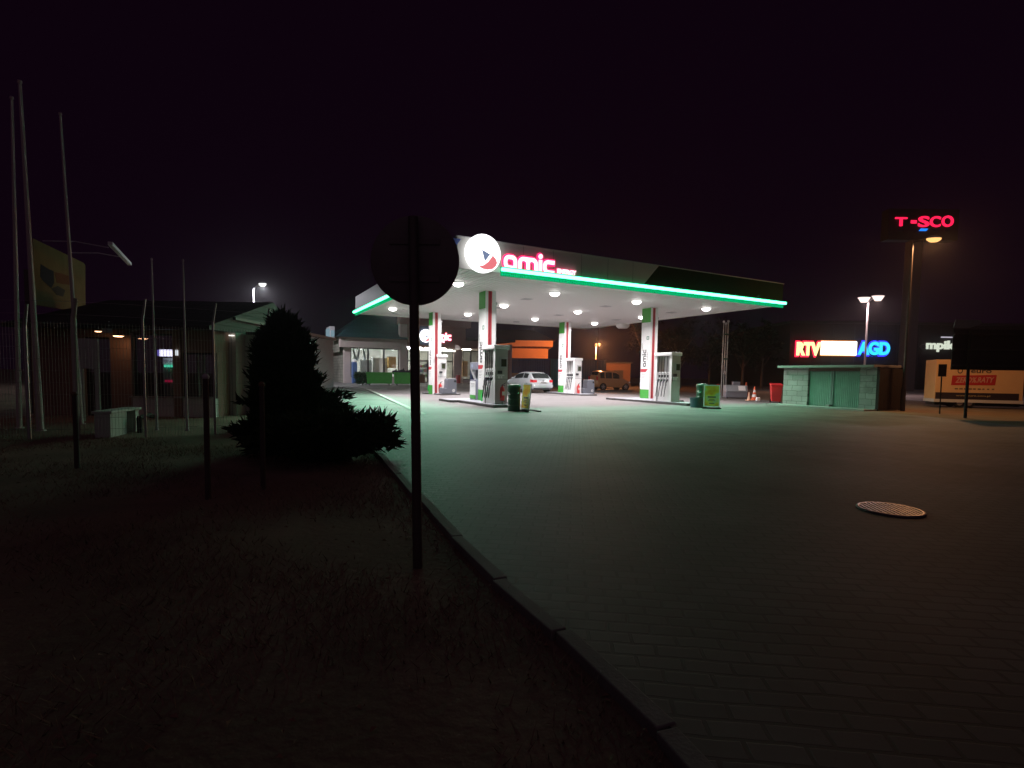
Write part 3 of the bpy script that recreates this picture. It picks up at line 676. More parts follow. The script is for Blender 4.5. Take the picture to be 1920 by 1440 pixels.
# ------------------------------------------------------------------ the station shop
K = D(645, 718, 46.0); K.z = gz(K.x, K.y) - .02
sh = thing('station_shop', 'beige station shop with teal hipped roof, lit windows and entrance tower', 'shop', K, RZ)
def sf(x, y, v=0):                               # pixel on the facade plane set v metres behind K -> (a, z) local
    P0_ = K + VA * v; p = onplane(x, y, P0_, VA); return (p - P0_).dot(UA), p.z - K.z
beige = M('shop_render', (.50, .42, .39), .8, var=.1, vs=3, bump=.1)
tiles = bricks('roof_tiles_teal', (.025, .06, .07), (.03, .07, .08), (.012, .03, .035), .3, .35, 'xz', .5, .5, .02)
brownw = M('shop_brown', (.30, .18, .15), .8, var=.1)
stonem = bricks('stone_cladding', (.30, .29, .24), (.22, .22, .18), (.15, .14, .12), .5, .25, 'yz', .85, .6, .02)
Wd = sf(900, 700)[0]; z1 = sf(700, 653)[1]; z2 = sf(700, 634.5)[1]
ax = [sf(x, 680)[0] for x in (657.5, 691, 720.5, 748.5, 762, 851, 866, 868, 898, 955)]
SD = 8.0
# walls
m = MB(); m.box(0, ax[0], 0, .3, 0, z1); m.build('pillar', beige, sh)
m = MB(); m.box(ax[3], ax[4], -.25, .3, 0, z2 + 1.6); m.build('pillar', beige, sh)
m = MB(); m.box(ax[5], ax[6], -.05, .3, 0, z1 + .3); m.build('pillar', beige, sh)
m = MB(); m.box(-.35, ax[3], -.3, .3, z1 + .01, z2); m.build('fascia_band', beige, sh)
m = MB(); m.box(-.35, -.3, .3, SD, z1 - .4, z2); m.box(0, .3, .31, SD, 0, z2 - .01); m.build('side_wall', stonem, sh)
m = MB(); m.box(ax[0], ax[3], 0, .25, 0, .55); m.box(ax[7], ax[9], 0, .25, 0, .4); m.build('sill_wall', beige, sh)
m = MB(); m.box(ax[8], ax[9], -.02, .3, .41, z1 + .3); m.build('wall', brownw, sh)
m = MB(); m.box(0, ax[9], SD, SD + .3, 0, z2); m.build('rear_wall', offwhite, sh)
m = MB(); m.box(ax[9], ax[9] + .3, 0, SD, 0, z2); m.build('end_wall', beige, sh)
tx1r = sf(872, 640)[0] + .02
# hipped roof of the left wing
zr_ = z2 + 2.6; re = ax[4]
m = MB(); m.add([(-.7, -.6, z2 + .01), (re, -.6, z2 + .01), (re, SD + .5, z2 + .01), (-.7, SD + .5, z2 + .01), (2.6, 3.9, zr_), (re, 3.9, zr_)], [(0, 1, 5, 4), (3, 4, 5, 2), (0, 4, 3), (1, 2, 5), (0, 3, 2, 1)]); m.build('roof', tiles, sh)
m = MB(); m.box(ax[4], tx1r, .31, SD, z2 + .2, z2 + .5); m.box(tx1r + .01, ax[9] + .4, -.5, SD, z2 + .21, z2 + .5); m.build('roof', M('dark_roof', (.05, .04, .04), .7), sh)
# small lit box sign on the left eave
a, b = sf(612, 632), sf(623, 620)
m = MB(); m.box(-1.1, -.72, .2, 2.2, z2 - .1, z2 + .9); o = m.build('eave_box', lgrey, sh)
m = MB(); m.box(-1.16, -1.102, .3, 2.1, z2, z2 + .75); m.box(-1.05, -.75, .14, .198, z2 + .02, z2 + .55); m.build('lit_panel', EM('pale_blue_panel', (.35, .52, .62), .5, False), o)
# entrance tower
tz0, tz1 = z1 + .25, sf(800, 596)[1]
tx1 = sf(872, 640)[0]
m = MB(); m.box(ax[4], tx1, -.15, .3, tz0, tz1); m.build('entrance_tower', brownw, sh)
m = MB(); m.box(ax[3] - .1, sf(880, 605)[0], -.45, .4, sf(820, 612)[1], sf(820, 598)[1] + .7); m.build('tower_cornice', brownw, sh)
m = MB(); m.box(tx1, ax[8] + .02, -.04, .3, z1 + .31, z2 + .2); m.build('wall', brownw, sh)
ba, bb = sf(781.5, 646), sf(806, 612)
m = MB(); m.box(ba[0], bb[0], -.2, -.152, ba[1], bb[1]); m.build('blue_sign_panel', M('sign_panel_blue', (.16, .18, .27), .5), sh)
c_ = sf(797, 630); rr = sf(797, 618)[1] - c_[1]
m = disc_mesh(rr, .1, 32); me = MB(); T = frame((c_[0], -.205, c_[1]), (1, 0, 0), (0, 0, 1)); me.add([T @ Vector(v) for v in m.v], m.f)
eo = me.build('round_emblem', EM('emblem_white_small', (1, 1, 1), 3.2), sh, smooth=True); emblem_marks(eo, c_[0], c_[1], -.306, rr)
l0, l1 = sf(812, 637), sf(844, 637); s0, s1 = sf(814, 641.5), sf(832, 641.5)
sign_letters(sh, l0[0], l1[0], l0[1], sf(830, 628)[1] - l0[1], -.152, 3.2, 2.5, extra=('CAFE', s0[0], s1[0], s0[1], .28))
# curved entrance awning
aw0, aw1 = sf(768, 655)[0], sf(852, 655)[0]; az = sf(810, 655)[1]
pr = [(-1.4 * math.sin(math.radians(d)) , .0 + .5 * math.cos(math.radians(d))) for d in range(0, 91, 10)]
m = MB(); m.add([(x, -.16 + p[0], az + p[1]) for x in (aw0, aw1) for p in pr], [(k, k + 1, 11 + k - 1 + 0, 10 + k) for k in range(9)])
m.build('awning_top', dgrey, sh)
m = MB(); m.prism([(-.16, az), (-.16, az + .495)] + [(-.16 + p[0] * .99, az + p[1] * .99) for p in pr[1:]], lambda a, b, d: (d, a, b), aw1 + .002, aw1 + .06); m.build('awning_side', offwhite, sh)
m = MB(); m.box(aw0, aw1, -.3, -.17, az - .16, az - .02); m.build('awning_light', EM('awning_strip', (1, .97, .9), 2.0, False), sh)
# windows: frames and panes
def win(a, b, z0, z1_, nm='window', mull=()):
    m = MB(); w = .07
    m.box(a, a + w, .06, .16, z0, z1_); m.box(b - w, b, .06, .16, z0, z1_); m.box(a + w, b - w, .06, .16, z0, z0 + w); m.box(a + w, b - w, .06, .16, z1_ - w, z1_)
    for x in mull: m.box(x - .03, x + .03, .06, .16, z0 + w, z1_ - w)
    o = m.build(nm, alum, sh); m = MB(); m.box(a + w, b - w, .1, .112, z0 + w, z1_ - w); m.build('pane', glass, o); return o
win(ax[0], ax[1] - .02, .55, z1); win(ax[1], ax[2] - .02, .55, z1); win(ax[2], ax[3] - .02, .55, z1)
dd = [sf(x, 680)[0] for x in (764, 783, 803, 830, 850)]; dh = sf(800, 677)[1]
win(dd[0], dd[1] - .01, .1, dh, 'door'); win(dd[1], dd[2] - .01, .1, dh, 'door'); win(dd[2], dd[3] - .01, .1, dh, 'door'); win(dd[3], dd[4], .1, dh, 'door')
win(dd[0], dd[4], dh + .01, z1 + .2, 'transom_window', (dd[1], dd[2], dd[3]))
win(ax[7], (ax[7] + ax[8]) / 2, .4, z1 + .1); win((ax[7] + ax[8]) / 2 + .01, ax[8], .4, z1 + .1)
# interior
m = MB(); m.box(.31, ax[9], .32, SD - .01, .02, .06); m.build('shop_floor', M('interior_floor', (.4, .38, .35), .5), sh)
m = MB(); m.box(.31, ax[9] - .01, .32, SD - .01, z1 + .35, z1 + .42); m.build('inner_ceiling', white, sh)
warm = EM('shop_light', (1, .9, .72), 45.0); cool = EM('shop_light_cool', (.95, .97, 1), 55.0)
for a_, b_, mt in ((ax[0] + .6, ax[2], cool), (ax[2] + .3, ax[3] + .5, warm), (dd[0], dd[2], cool), (dd[2] + .4, dd[4], warm), (ax[7], ax[8], warm)):
    for y in (2.0, 4.6):
        m = MB(); m.box(a_, b_, y, y + .25, z1 + .29, z1 + .348); m.build('ceiling_light', mt, sh)
def inbox(px0, px1, py0, py1, v, nm, mt, dp=.6):
    a_, zb_ = sf(px0, py1, v); b_, zt_ = sf(px1, py0, v); m = MB(); m.box(a_, b_, v, v + dp, max(.061, zb_), zt_); return m.build(nm, mt, sh)
inbox(677, 697, 675, 712, 1.2, 'display_unit', white); inbox(699, 727, 671, 712, 1.9, 'display_unit', offwhite); inbox(729, 743, 669, 690, 1.3, 'wooden_cabinet', M('oak', (.5, .28, .08), .5))
inbox(868, 877, 677, 706, .9, 'wooden_cabinet', M('light_oak', (.7, .42, .16), .5))
for k in range(4): inbox(784.5, 802, 680 + k * 9, 682 + k * 9, 1.2, 'shelf', white, .4)
rnd = random.Random(5)
for k in range(3):
    for j in range(5):
        inbox(785.5 + j * 3.3, 787.8 + j * 3.3, 683.5 + k * 9 + rnd.uniform(-1, 1), 688.7 + k * 9, 1.25, 'goods', M('goods%d%d' % (k, j), (rnd.uniform(.2, .8), rnd.uniform(.15, .6), rnd.uniform(.1, .5)), .5), .2)
inbox(806, 812, 700, 716, 2.0, 'goods', dgrey)
m = MB()
for x0_, x1_ in ((663, 667.5), (674, 669.5), (682, 685)):
    a_ = sf(x0_, 655, .4); b_ = sf(x1_, 676, .4); m.cyl((a_[0], .4, a_[1]), (b_[0], .4, b_[1]), .08, .12, 8)
m.build('gathered_curtain', white, sh)
m = MB(); m.box(sf(878, 690)[0], sf(883.5, 690)[0], -.9, -.4, 0, sf(880, 685)[1]); o = m.build('gas_locker', navy, None, bevel=.03); o.location = K; o.rotation_euler = (0, 0, RZ); tag(o, 'narrow blue locker standing against the shop wall left of the nearest pump', 'locker')
a_, z_ = sf(660, 712, -.5); b_, zt_ = sf(668.5, 679, -.5)
t = thing('ice_locker', 'tall blue cabinet with a white top at the left corner window of the shop', 'cabinet', K, RZ)
m = MB(); m.box(a_, b_, -.75, -.3, 0, zt_); m.build('cabinet', M('cabinet_blue', (.07, .14, .36), .4), t, bevel=.03)
m = MB(); m.lathe([(0, 0), (.2, 0), (.2, .1), (.1, .22), (0, .24)], ((a_ + b_) / 2, -.52, zt_ + .001), 16); m.build('white_top', white, t, smooth=True)
a_, z_ = sf(855, 718, -1); b_, zt_ = sf(863, 700, -1)
t = thing('red_drum', 'red barrel standing by the shop entrance pillar', 'barrel', wl(0, 0) * 0 + K + UA * ((a_ + b_) / 2) - VA * 1.0, RZ)
m = MB(); r_ = (b_ - a_) / 2; m.lathe([(0, 0), (r_, 0), (r_, .3), (r_ + .02, .32), (r_, .34), (r_, .75), (r_ * .9, .8), (0, .8)], n=20); m.build('barrel', M('barrel_red', (.3, .02, .03), .5), t, smooth=True)
m = MB(); m.lathe([(r_ * .92, .801), (r_ * .9, .84), (0, .86)], n=20); m.build('lid', M('lid_red', (.22, .02, .03), .5), t, smooth=True)
t = thing('wooden_crate_stand', 'brown wooden stand beside the glass shop door', 'stand', K + UA * sf(785.5, 700)[0] - VA * .8, RZ)
m = MB(); m.box(-.25, .25, -.2, .2, .1, .85); m.build('crate', brown, t, bevel=.01)
for x in (-.2, .2):
    for y in (-.15, .15): m = MB(); m.box(x - .03, x + .03, y - .03, y + .03, 0, .099); m.build('leg', brown, t)
# grey wheelie bins stand: green rubbish containers
def container(px0, px1, py, Y, label):
    a_ = D(px0, py, Y); a_.z = gz(a_.x, a_.y) ; w = (px1 - px0) / FPX * Y / cs * .96
    t = thing('rubbish_container', label, 'rubbish container', a_, RZ * .55, 'green rubbish containers in front of the shop')
    m = MB(); m.add([(x, y, z) for z, k in ((.16, .06), (1.05, 0)) for x, y in ((k, k), (w - k, k), (w - k, 1.1 - k), (k, 1.1 - k))], [(0, 1, 2, 3), (4, 5, 6, 7), (0, 1, 5, 4), (1, 2, 6, 5), (2, 3, 7, 6), (3, 0, 4, 7)]); m.build('tub', bin_green, t, bevel=.03)
    m = MB(); m.box(-.04, w + .04, -.04, .03, 1.0, 1.07); m.box(-.04, .03, .031, 1.14, 1.0, 1.07); m.box(w - .03, w + .04, .031, 1.14, 1.0, 1.07); m.build('rim', bin_green, t)
    m = MB()
    for k in range(1, 5): m.box(w * k / 5 - .03, w * k / 5 + .03, -.01, .07, .25, .99)
    m.build('rib', bin_green, t)
    for x in (.25, w - .25):
        for y in (.2, .9): m = MB(); m.cyl((x - .03, y, .08), (x + .03, y, .08), .08, n=12); m.build('wheel', black, t)
    return t, a_, w
t, a1, w1 = container(687, 731, 722, 42, 'open green rubbish container left of the one piled with black bags')
t, a2, w2 = container(739, 776, 722, 42.3, 'green rubbish container piled with black bags, partly behind the sign post')
ib = Matrix.Rotation(RZ * .55, 4, 'Z')
for k, (x, r) in enumerate(((.15, .32), (.7, .38), (1.2, .3))):
    m = MB(); pr = [(0, -r * .5)] + [(r * math.cos(math.radians(d)) * (1 + .06 * math.sin(d * .2)), r * .62 * math.sin(math.radians(d))) for d in range(-40, 80, 15)] + [(.04, r * .72), (.06, r * .9), (0, r * .92)]
    m.lathe(pr, n=14); o = m.build('rubbish_bag', blackm, None, smooth=True); P = ib @ Vector((x, .5, 0)); o.location = (a2.x + P.x, a2.y + P.y, a2.z + .98 + r * .2); o.rotation_euler = (.2 * k, .15, k)
    tag(o, ['left black rubbish bag on top of the green container', 'middle and biggest black rubbish bag on top of the green container', 'right black rubbish bag on top of the green container'][k], 'rubbish bag', 'black bags on the container')

# ------------------------------------------------------------------ foliage helpers
def sprays(m, pts, rr, size, n, rad=.0):
    """n pointed leaf sprays around the given points"""
    for _ in range(n):
        c, d = rr.choice(pts); c = Vector(c) + Vector((rr.gauss(0, 1), rr.gauss(0, 1), rr.gauss(0, 1))) * rad
        d = (Vector(d) + Vector((rr.gauss(0, .45), rr.gauss(0, .45), rr.gauss(0, .45)))).normalized()
        s = size * rr.uniform(.6, 1.5); w = d.cross(Vector((rr.gauss(0, 1), rr.gauss(0, 1), rr.gauss(0, 1)))).normalized() * s * .16
        m.add([c - w, c + w, c + d * s + w * .2, c + d * s], [(0, 1, 2), (0, 2, 3)])
def conifer(name, base, h, r, label, n, seed, lean=0):
    rr = random.Random(seed); t = thing(name, label, 'tree', base)
    m = MB(); m.cyl((0, 0, 0), (0, 0, h * .9), .05, .012, 10); m.build('trunk', bark, t)
    pts = []
    for k in range(900):
        z = h * rr.random() ** .85; q = z / h; R = r * (min(1, q * 5 + .35)) * (1 - q ** 3.2) ** .7 * (1 + .2 * math.sin(9 * q + seed + 2 * math.cos(3 * math.sin(31 * k))) + rr.uniform(-.12, .1))
        a = rr.uniform(0, 2 * pi); f = math.sqrt(rr.uniform(.15, 1)); pts.append(((R * f * math.cos(a), R * f * math.sin(a), z), (math.cos(a) * .5, math.sin(a) * .5, .8)))
    m = MB(); sprays(m, pts, rr, .115, n, .035); m.build('crown', foliage, t); return t
def tree(base, h, r, label, seed, n=2600, size=.34):
    rr = random.Random(seed); t = thing('tree', label, 'tree', base, rr.uniform(0, 6), 'dark trees behind the forecourt')
    m = MB(); top = Vector((rr.uniform(-.3, .3), rr.uniform(-.3, .3), h * .55)); m.cyl((0, 0, -.1), top, .17, .09, 10); tips = []
    for k in range(9):
        a = k * 2.4 + rr.uniform(-.4, .4); s = top * rr.uniform(.5, 1); e = Vector((math.cos(a) * r * rr.uniform(.4, .8), math.sin(a) * r * rr.uniform(.4, .8), h * rr.uniform(.5, .88))); m.cyl(s, e, .06, .02, 7); tips.append(e)
    m.build('trunk', bark, t)
    pts = []
    for e in tips:
        for k in range(3):
            c = e + Vector((rr.gauss(0, r * .22), rr.gauss(0, r * .22), rr.gauss(0, h * .08)))
            for j in range(14): d = Vector((rr.gauss(0, 1), rr.gauss(0, 1), rr.gauss(0, .8))).normalized(); pts.append((c + d * r * .26 * rr.random() ** .4, d))
    m = MB(); sprays(m, pts, rr, size, n, .1); m.build('crown', treeleaf, t)
conifer('cypress_tree', (D(535, 850, 8.2).x, 8.2, -.12), 2.15, .5, 'tall dark columnar conifer left of the forecourt', 26000, 2)
# spreading juniper at the kerb
rr = random.Random(11)
def juniper(base, n, spread, h, label, seed):
    rr = random.Random(seed); t = thing('juniper_bush', label, 'bush', base, 0, 'spreading junipers at the kerb'); pts = []; mb = MB()
    for k in range(n):
        a = rr.uniform(0, 2 * pi); L = spread * rr.uniform(.55, 1.0); el = rr.uniform(.12, .75); P = Vector((0, 0, .05)); dr = Vector((math.cos(a), math.sin(a), 0)); last = P
        for j in range(1, 8):
            q = j / 7; Q = dr * (L * q) + Vector((0, 0, .05 + h * el * math.sin(q * 1.9) + (.10 * q if q > .7 else 0))) + Vector((rr.gauss(0, .03), rr.gauss(0, .03), rr.gauss(0, .02)))
            mb.cyl(last, Q, .012 * (1.15 - q), .012 * (1.05 - q), 5, caps=False); d = (Q - last).normalized() + Vector((0, 0, .35))
            for i in range(4): pts.append((last.lerp(Q, rr.random()), d))
            last = Q
        for i in range(5): pts.append((last, d))
    mb.build('branches', bark, t); m = MB(); sprays(m, pts, rr, .15, n * 95, .035); m.build('foliage', foliage, t)
p = G(640, 866, -.045); juniper((p.x - .2, p.y, -.045), 130, .95, .62, 'wide spiky juniper spilling over the kerb right of the columnar conifer', 4)
p = G(545, 860, -.12); juniper((p.x, p.y, -.12), 80, .72, .7, 'dark juniper at the foot of the columnar conifer', 9)
p = D(610, 760, 12.0); juniper((p.x - .5, 12, -.12), 80, 1.0, 1.0, 'dark juniper further back along the kerb behind the conifer', 15)
# low dark shrub beside the containers
p = D(679, 721, 42.5); t = thing('low_shrub', 'low dark shrub at the left end of the green containers', 'bush', (p.x, p.y, gz(p.x, p.y)))
m = MB(); m.cyl((0, 0, 0), (0, 0, .5), .05, .02, 7); m.build('stem', bark, t)
pts = [((r * math.cos(a) * .5, r * math.sin(a) * .4, z), (math.cos(a), math.sin(a), .5)) for a, r, z in [(rr.uniform(0, 6.28), math.sqrt(rr.random()), rr.uniform(.1, .95)) for _ in range(200)]]
m = MB(); sprays(m, pts, rr, .2, 1200, .05); m.build('foliage', foliage, t)

# ------------------------------------------------------------------ round sign in the foreground
b = G(783.5, 1085, -.12); t = thing('round_road_sign', 'round road sign seen from its dark back on a steel post in the foreground', 'road sign', (b.x, b.y, -.12))
cpt = D(775.5, 486, b.y - .0); R_ = 83 / FPX * b.y
dx = cpt.x - b.x; cz = cpt.z + .12
ln = dx / cz
m = MB(); m.cyl((0, 0, 0), (ln * (cz + R_ * .92), 0, cz + R_ * .92), .031, n=20); m.build('post', darksteel, t, smooth=True)
m = MB(); m.lathe([(0, .0), (R_ - .012, .0), (R_, .006), (R_, .016), (R_ - .006, .02), (0, .02)], (dx, .036, cz), 64, ax='y'); o = m.build('plate', boardback, t, smooth=True)
m = MB(); m.box(dx - .16, dx + .16, .028, .0355, cz + .1, cz + .135); m.build('clamp', boardback, o)
m = MB(); m.box(dx - .16, dx + .16, .028, .0355, cz - .135, cz - .1); m.build('clamp', boardback, o)

# ------------------------------------------------------------------ drain grate
p = G(1669, 957); t = thing('drain_grate', 'round iron drain grate set in the paving at the right', 'drain cover', (p.x, p.y, .0), -.18)
R_ = (G(1735, 957.5).x - p.x) * .8
m = MB(); m.lathe([(R_, .0045), (R_, .016), (R_ - .01, .02), (R_ - .026, .018), (R_ - .026, .0045), (R_, .0045)], n=56); m.build('rim', castm, t, smooth=True)
m = MB(); n = 12
for k in range(1, n):
    x = -R_ + .026 + (2 * R_ - .052) * k / n; y = math.sqrt(max(0, (R_ - .027) ** 2 - x * x)); m.box(x - .0065, x + .0065, -y, y, .006, .017)
m.build('bars', castm, t)
m = MB(); m.cyl((0, 0, .0042), (0, 0, .0052), R_ - .027, n=48); m.build('pit', M('pit_dark', (.03, .025, .025), .8), t)
m = MB()

# ------------------------------------------------------------------ right: vents, cabinet, cones, bin, shed
p = G(1356, 745); t = thing('vent_pipes', 'three tall grey vent pipes clamped together beyond the right island', 'vent pipes', p, RZ)
hh = D(1361, 605, p.y).z
for k, (x, dz) in enumerate(((-.2, 0), (0, -.1), (.2, .05))):
    m = MB(); m.cyl((x, .0, 0), (x, 0, hh + dz), .03, n=12); o = m.build('pipe', steel, t, smooth=True)
    m = MB(); m.lathe([(0, .12), (.05, .11), (.075, .05), (.06, 0), (.04, -.03)], (x, 0, hh + dz), 14); m.build('cap', white if k == 0 else lgrey, o, smooth=True)
for zz in (D(1361, 627, p.y).z, D(1356, 673, p.y).z):
    m = MB(); m.box(-.22, .22, -.06, -.039, zz - .04, zz + .04); m.build('clamp', dgreen, t)
zz = D(1356, 699, p.y).z; m = MB(); m.box(-.12, .08, -.07, -.05, zz - .08, zz + .08); m.build('notice', white, t)
for x in (-.2, 0, .2): m = MB(); m.box(x - .1, x + .1, -.1, .1, .0, .03); m.build('foot', steel, t)
p = G(1362, 747); t = thing('equipment_cabinet', 'low grey cabinet with sloping lid and a pasted paper beside the vent pipes', 'cabinet', p, -.15)
w = 1.22
m = MB(); m.box(0, w, .1, .8, .06, .42); m.build('base', mgrey, t, bevel=.02)
m = MB(); m.prism([(.06, .425), (.84, .425), (.84, .78), (.28, .78)], lambda a, b, d: (d, a, b), 0, w); m.build('lid', M('cabinet_grey', (.26, .28, .30), .5), t, bevel=.015)
T = Matrix.Translation((.86, .138, .56)) @ Matrix.Rotation(-.56, 4, 'X')
m = MB(); m.box(-.16, .24, -.012, -.004, -.1, .22, 0, T); m.build('paper', white, t)
m = MB(); m.box(.45, .85, .35, .75, .785, 1.0); m.build('top_box', mgrey, t, bevel=.02)
for x in (.08, w - .08): m = MB(); m.box(x - .05, x + .05, .15, .75, 0, .06); m.build('foot', dgrey, t)
def cone(p, h, label, c1, c2):
    t = thing('traffic_cone', label, 'traffic cone', p, .3, 'traffic cones beside the grey cabinet'); r = h * .2
    m = MB(); m.box(-r * 1.45, r * 1.45, -r * 1.45, r * 1.45, 0, .04); m.build('base', c1, t, bevel=.01)
    m = MB(); rad = lambda z: r * (1 - .82 * z / h)
    zs = [.04, h * .22, h * .42, h * .58, h * .76, h]
    for i in range(5): m.cyl((0, 0, zs[i]), (0, 0, zs[i + 1]), rad(zs[i]), rad(zs[i + 1]), 20, i % 2, i == 4)
    m.build('cone', [c1, c2], t, smooth=True)
orange = M('cone_orange', (.75, .13, .04), .5); faded = M('cone_faded', (.72, .42, .28), .6)
cone(G(1414, 750), .76, 'red and white striped traffic cone right of the grey cabinet', orange, white)
cone(G(1404, 751), .46, 'small faded pale orange cone right beside the grey cabinet', faded, faded)
q = G(1403.5, 745); q.y += 1.2; q.x += .35; cone(q, .95, 'tall orange cone standing behind the grey cabinet', orange, M('cone_band', (.6, .25, .15), .5))
p = G(1421, 752); t = thing('canister', 'small white canister on the ground beside the striped cone', 'canister', p, .2)
m = MB(); m.box(-.1, .1, -.07, .07, 0, .2); m.build('body', white, t, bevel=.03); m = MB(); m.cyl((.04, 0, .2), (.04, 0, .25), .025, n=10); m.build('cap', dgrey, t)
p = G(1349, 742); t = thing('hydrant_box', 'red fire point box left of the vent pipes', 'fire point', (p.x, p.y + .3, 0), .2)
m = MB(); m.box(-.16, .16, -.1, .1, .22, .68); m.build('box', red, t, bevel=.03); m = MB(); m.prism([(-.17, .685), (.17, .685), (0, .8)], lambda a, b, d: (a, d, b), -.11, .11); m.build('lid', red, t); m = MB(); m.box(-.04, .04, -.04, .04, 0, .219); m.build('leg', dgrey, t)
p = G(1454, 755); t = thing('wheeled_bin', 'red wheeled bin standing against the left wall of the shed', 'wheeled bin', p, -.3)
m = MB(); a_, b_ = .2, .26
m.add([(-a_, -a_, .06), (a_, -a_, .06), (a_, a_, .1), (-a_, a_, .1), (-b_, -b_, .86), (b_, -b_, .86), (b_, b_, .92), (-b_, b_, .92)], [(0, 1, 2, 3), (4, 5, 6, 7), (0, 1, 5, 4), (1, 2, 6, 5), (2, 3, 7, 6), (3, 0, 4, 7)]); m.build('body', M('bin_red', (.62, .025, .03), .4), t, bevel=.02)
m = MB(); m.add([(-.29, -.3, .875), (.29, -.3, .875), (.29, .3, .935), (-.29, .3, .935), (-.27, -.27, .92), (.27, -.27, .92), (.27, .27, .99), (-.27, .27, .99)], [(0, 1, 2, 3), (4, 5, 6, 7), (0, 1, 5, 4), (1, 2, 6, 5), (2, 3, 7, 6), (3, 0, 4, 7)]); m.build('lid', M('bin_lid_red', (.55, .02, .03), .4), t, bevel=.015)
for x in (-.22, .22): m = MB(); m.cyl((x - .03, .22, .1), (x + .03, .22, .1), .1, n=16); m.build('wheel', black, t)
# shed
s0, s1 = G(1467, 759), G(1640.5, 770); dv = s1 - s0; SLn = dv.length; srz = math.atan2(dv.y, dv.x)
t = thing('brick_shed', 'low block walled shed with flat roof and corrugated double doors', 'shed', s0, srz)
shz = 1.72
blk = bricks('white_blocks', (.38, .37, .35), (.32, .31, .29), (.2, .195, .18), .5, .24, 'xz', .85, .8, .012, dirt=.35)
nP = s0 * 0
def shx(x): return (onplane(x, 720, s0, Vector((-math.sin(srz), math.cos(srz), 0))) - s0).length
d0, dm, d1 = shx(1495), shx(1548), shx(1604)
m = MB(); m.box(0, d0, 0, .25, 0, shz); m.box(d1, SLn, 0, .25, 0, shz); m.box(0, .25, .25, 1.5, 0, shz); m.box(SLn - .25, SLn, .25, 1.5, 0, shz); m.box(.25, SLn - .25, 1.25, 1.5, 0, shz); m.build('wall', blk, t)
m = MB(); m.box(d0, d1, .0, .24, shz - .14, shz - .002); m.build('lintel', M('rusty_lintel', (.12, .07, .055), .8, var=.3), t)
m = MB(); m.box(-.14, SLn + .03, -.28, 1.6, shz, shz + .1); m.build('roof', concrete, t, bevel=.01)
for a_, b_ in ((d0 + .01, dm - .012), (dm + .012, d1 - .01)):
    m = MB(); n = int((b_ - a_) / .075) * 2; x = [a_ + (b_ - a_) * k / n for k in range(n + 1)]
    vs = [(x[k], .09 + (.022 if k % 2 else 0), z) for z in (.06, shz - .145) for k in range(n + 1)]
    m.add(vs, [(k, k + 1, n + 2 + k, n + 1 + k) for k in range(n)]); o = m.build('door', M('door_green', (.19, .31, .25), .55, var=.18, vs=4), t)
    m = MB(); m.box(a_ if a_ > dm else b_ - .05, a_ + .05 if a_ > dm else b_, .06, .085, .06, shz - .145); m.build('door_edge', M('door_edge_green', (.15, .22, .19), .5), o)
m = MB(); m.box(dm - .12, dm + .03, -.12, .05, 0, .14); m.build('door_stop', concrete, t)
m = MB(); m.box(-.2, SLn + .1, -.9, -.01, .004, .06); m.build('threshold', concrete, t)
# dark timber panel fence between shed and lamp post
f0, f1 = G(1643, 770.5), G(1693, 769); f0.y -= .0; f0.x += .06; dv = f1 - f0
t = thing('timber_fence', 'dark timber panel fence right of the block shed', 'fence', (f0.x, f0.y, 0), math.atan2(dv.y, dv.x)); Lf = dv.length
dkw = M('dark_timber', (.035, .022, .018), .85, var=.3)
m = MB(); k = 0
while k * .12 < Lf - .1: m.box(k * .12, k * .12 + .112, 0, .025, .03, 1.68 + (k % 3) * .008); k += 1
m.build('boards', dkw, t)
for x in (.02, Lf - .12): m = MB(); m.box(x, x + .09, .03, .12, 0, 1.74); m.build('post', dkw, t)
m = MB(); m.box(0, Lf, .026, .06, .4, .48); m.box(0, Lf, .026, .06, 1.3, 1.38); m.build('rail', dkw, t)

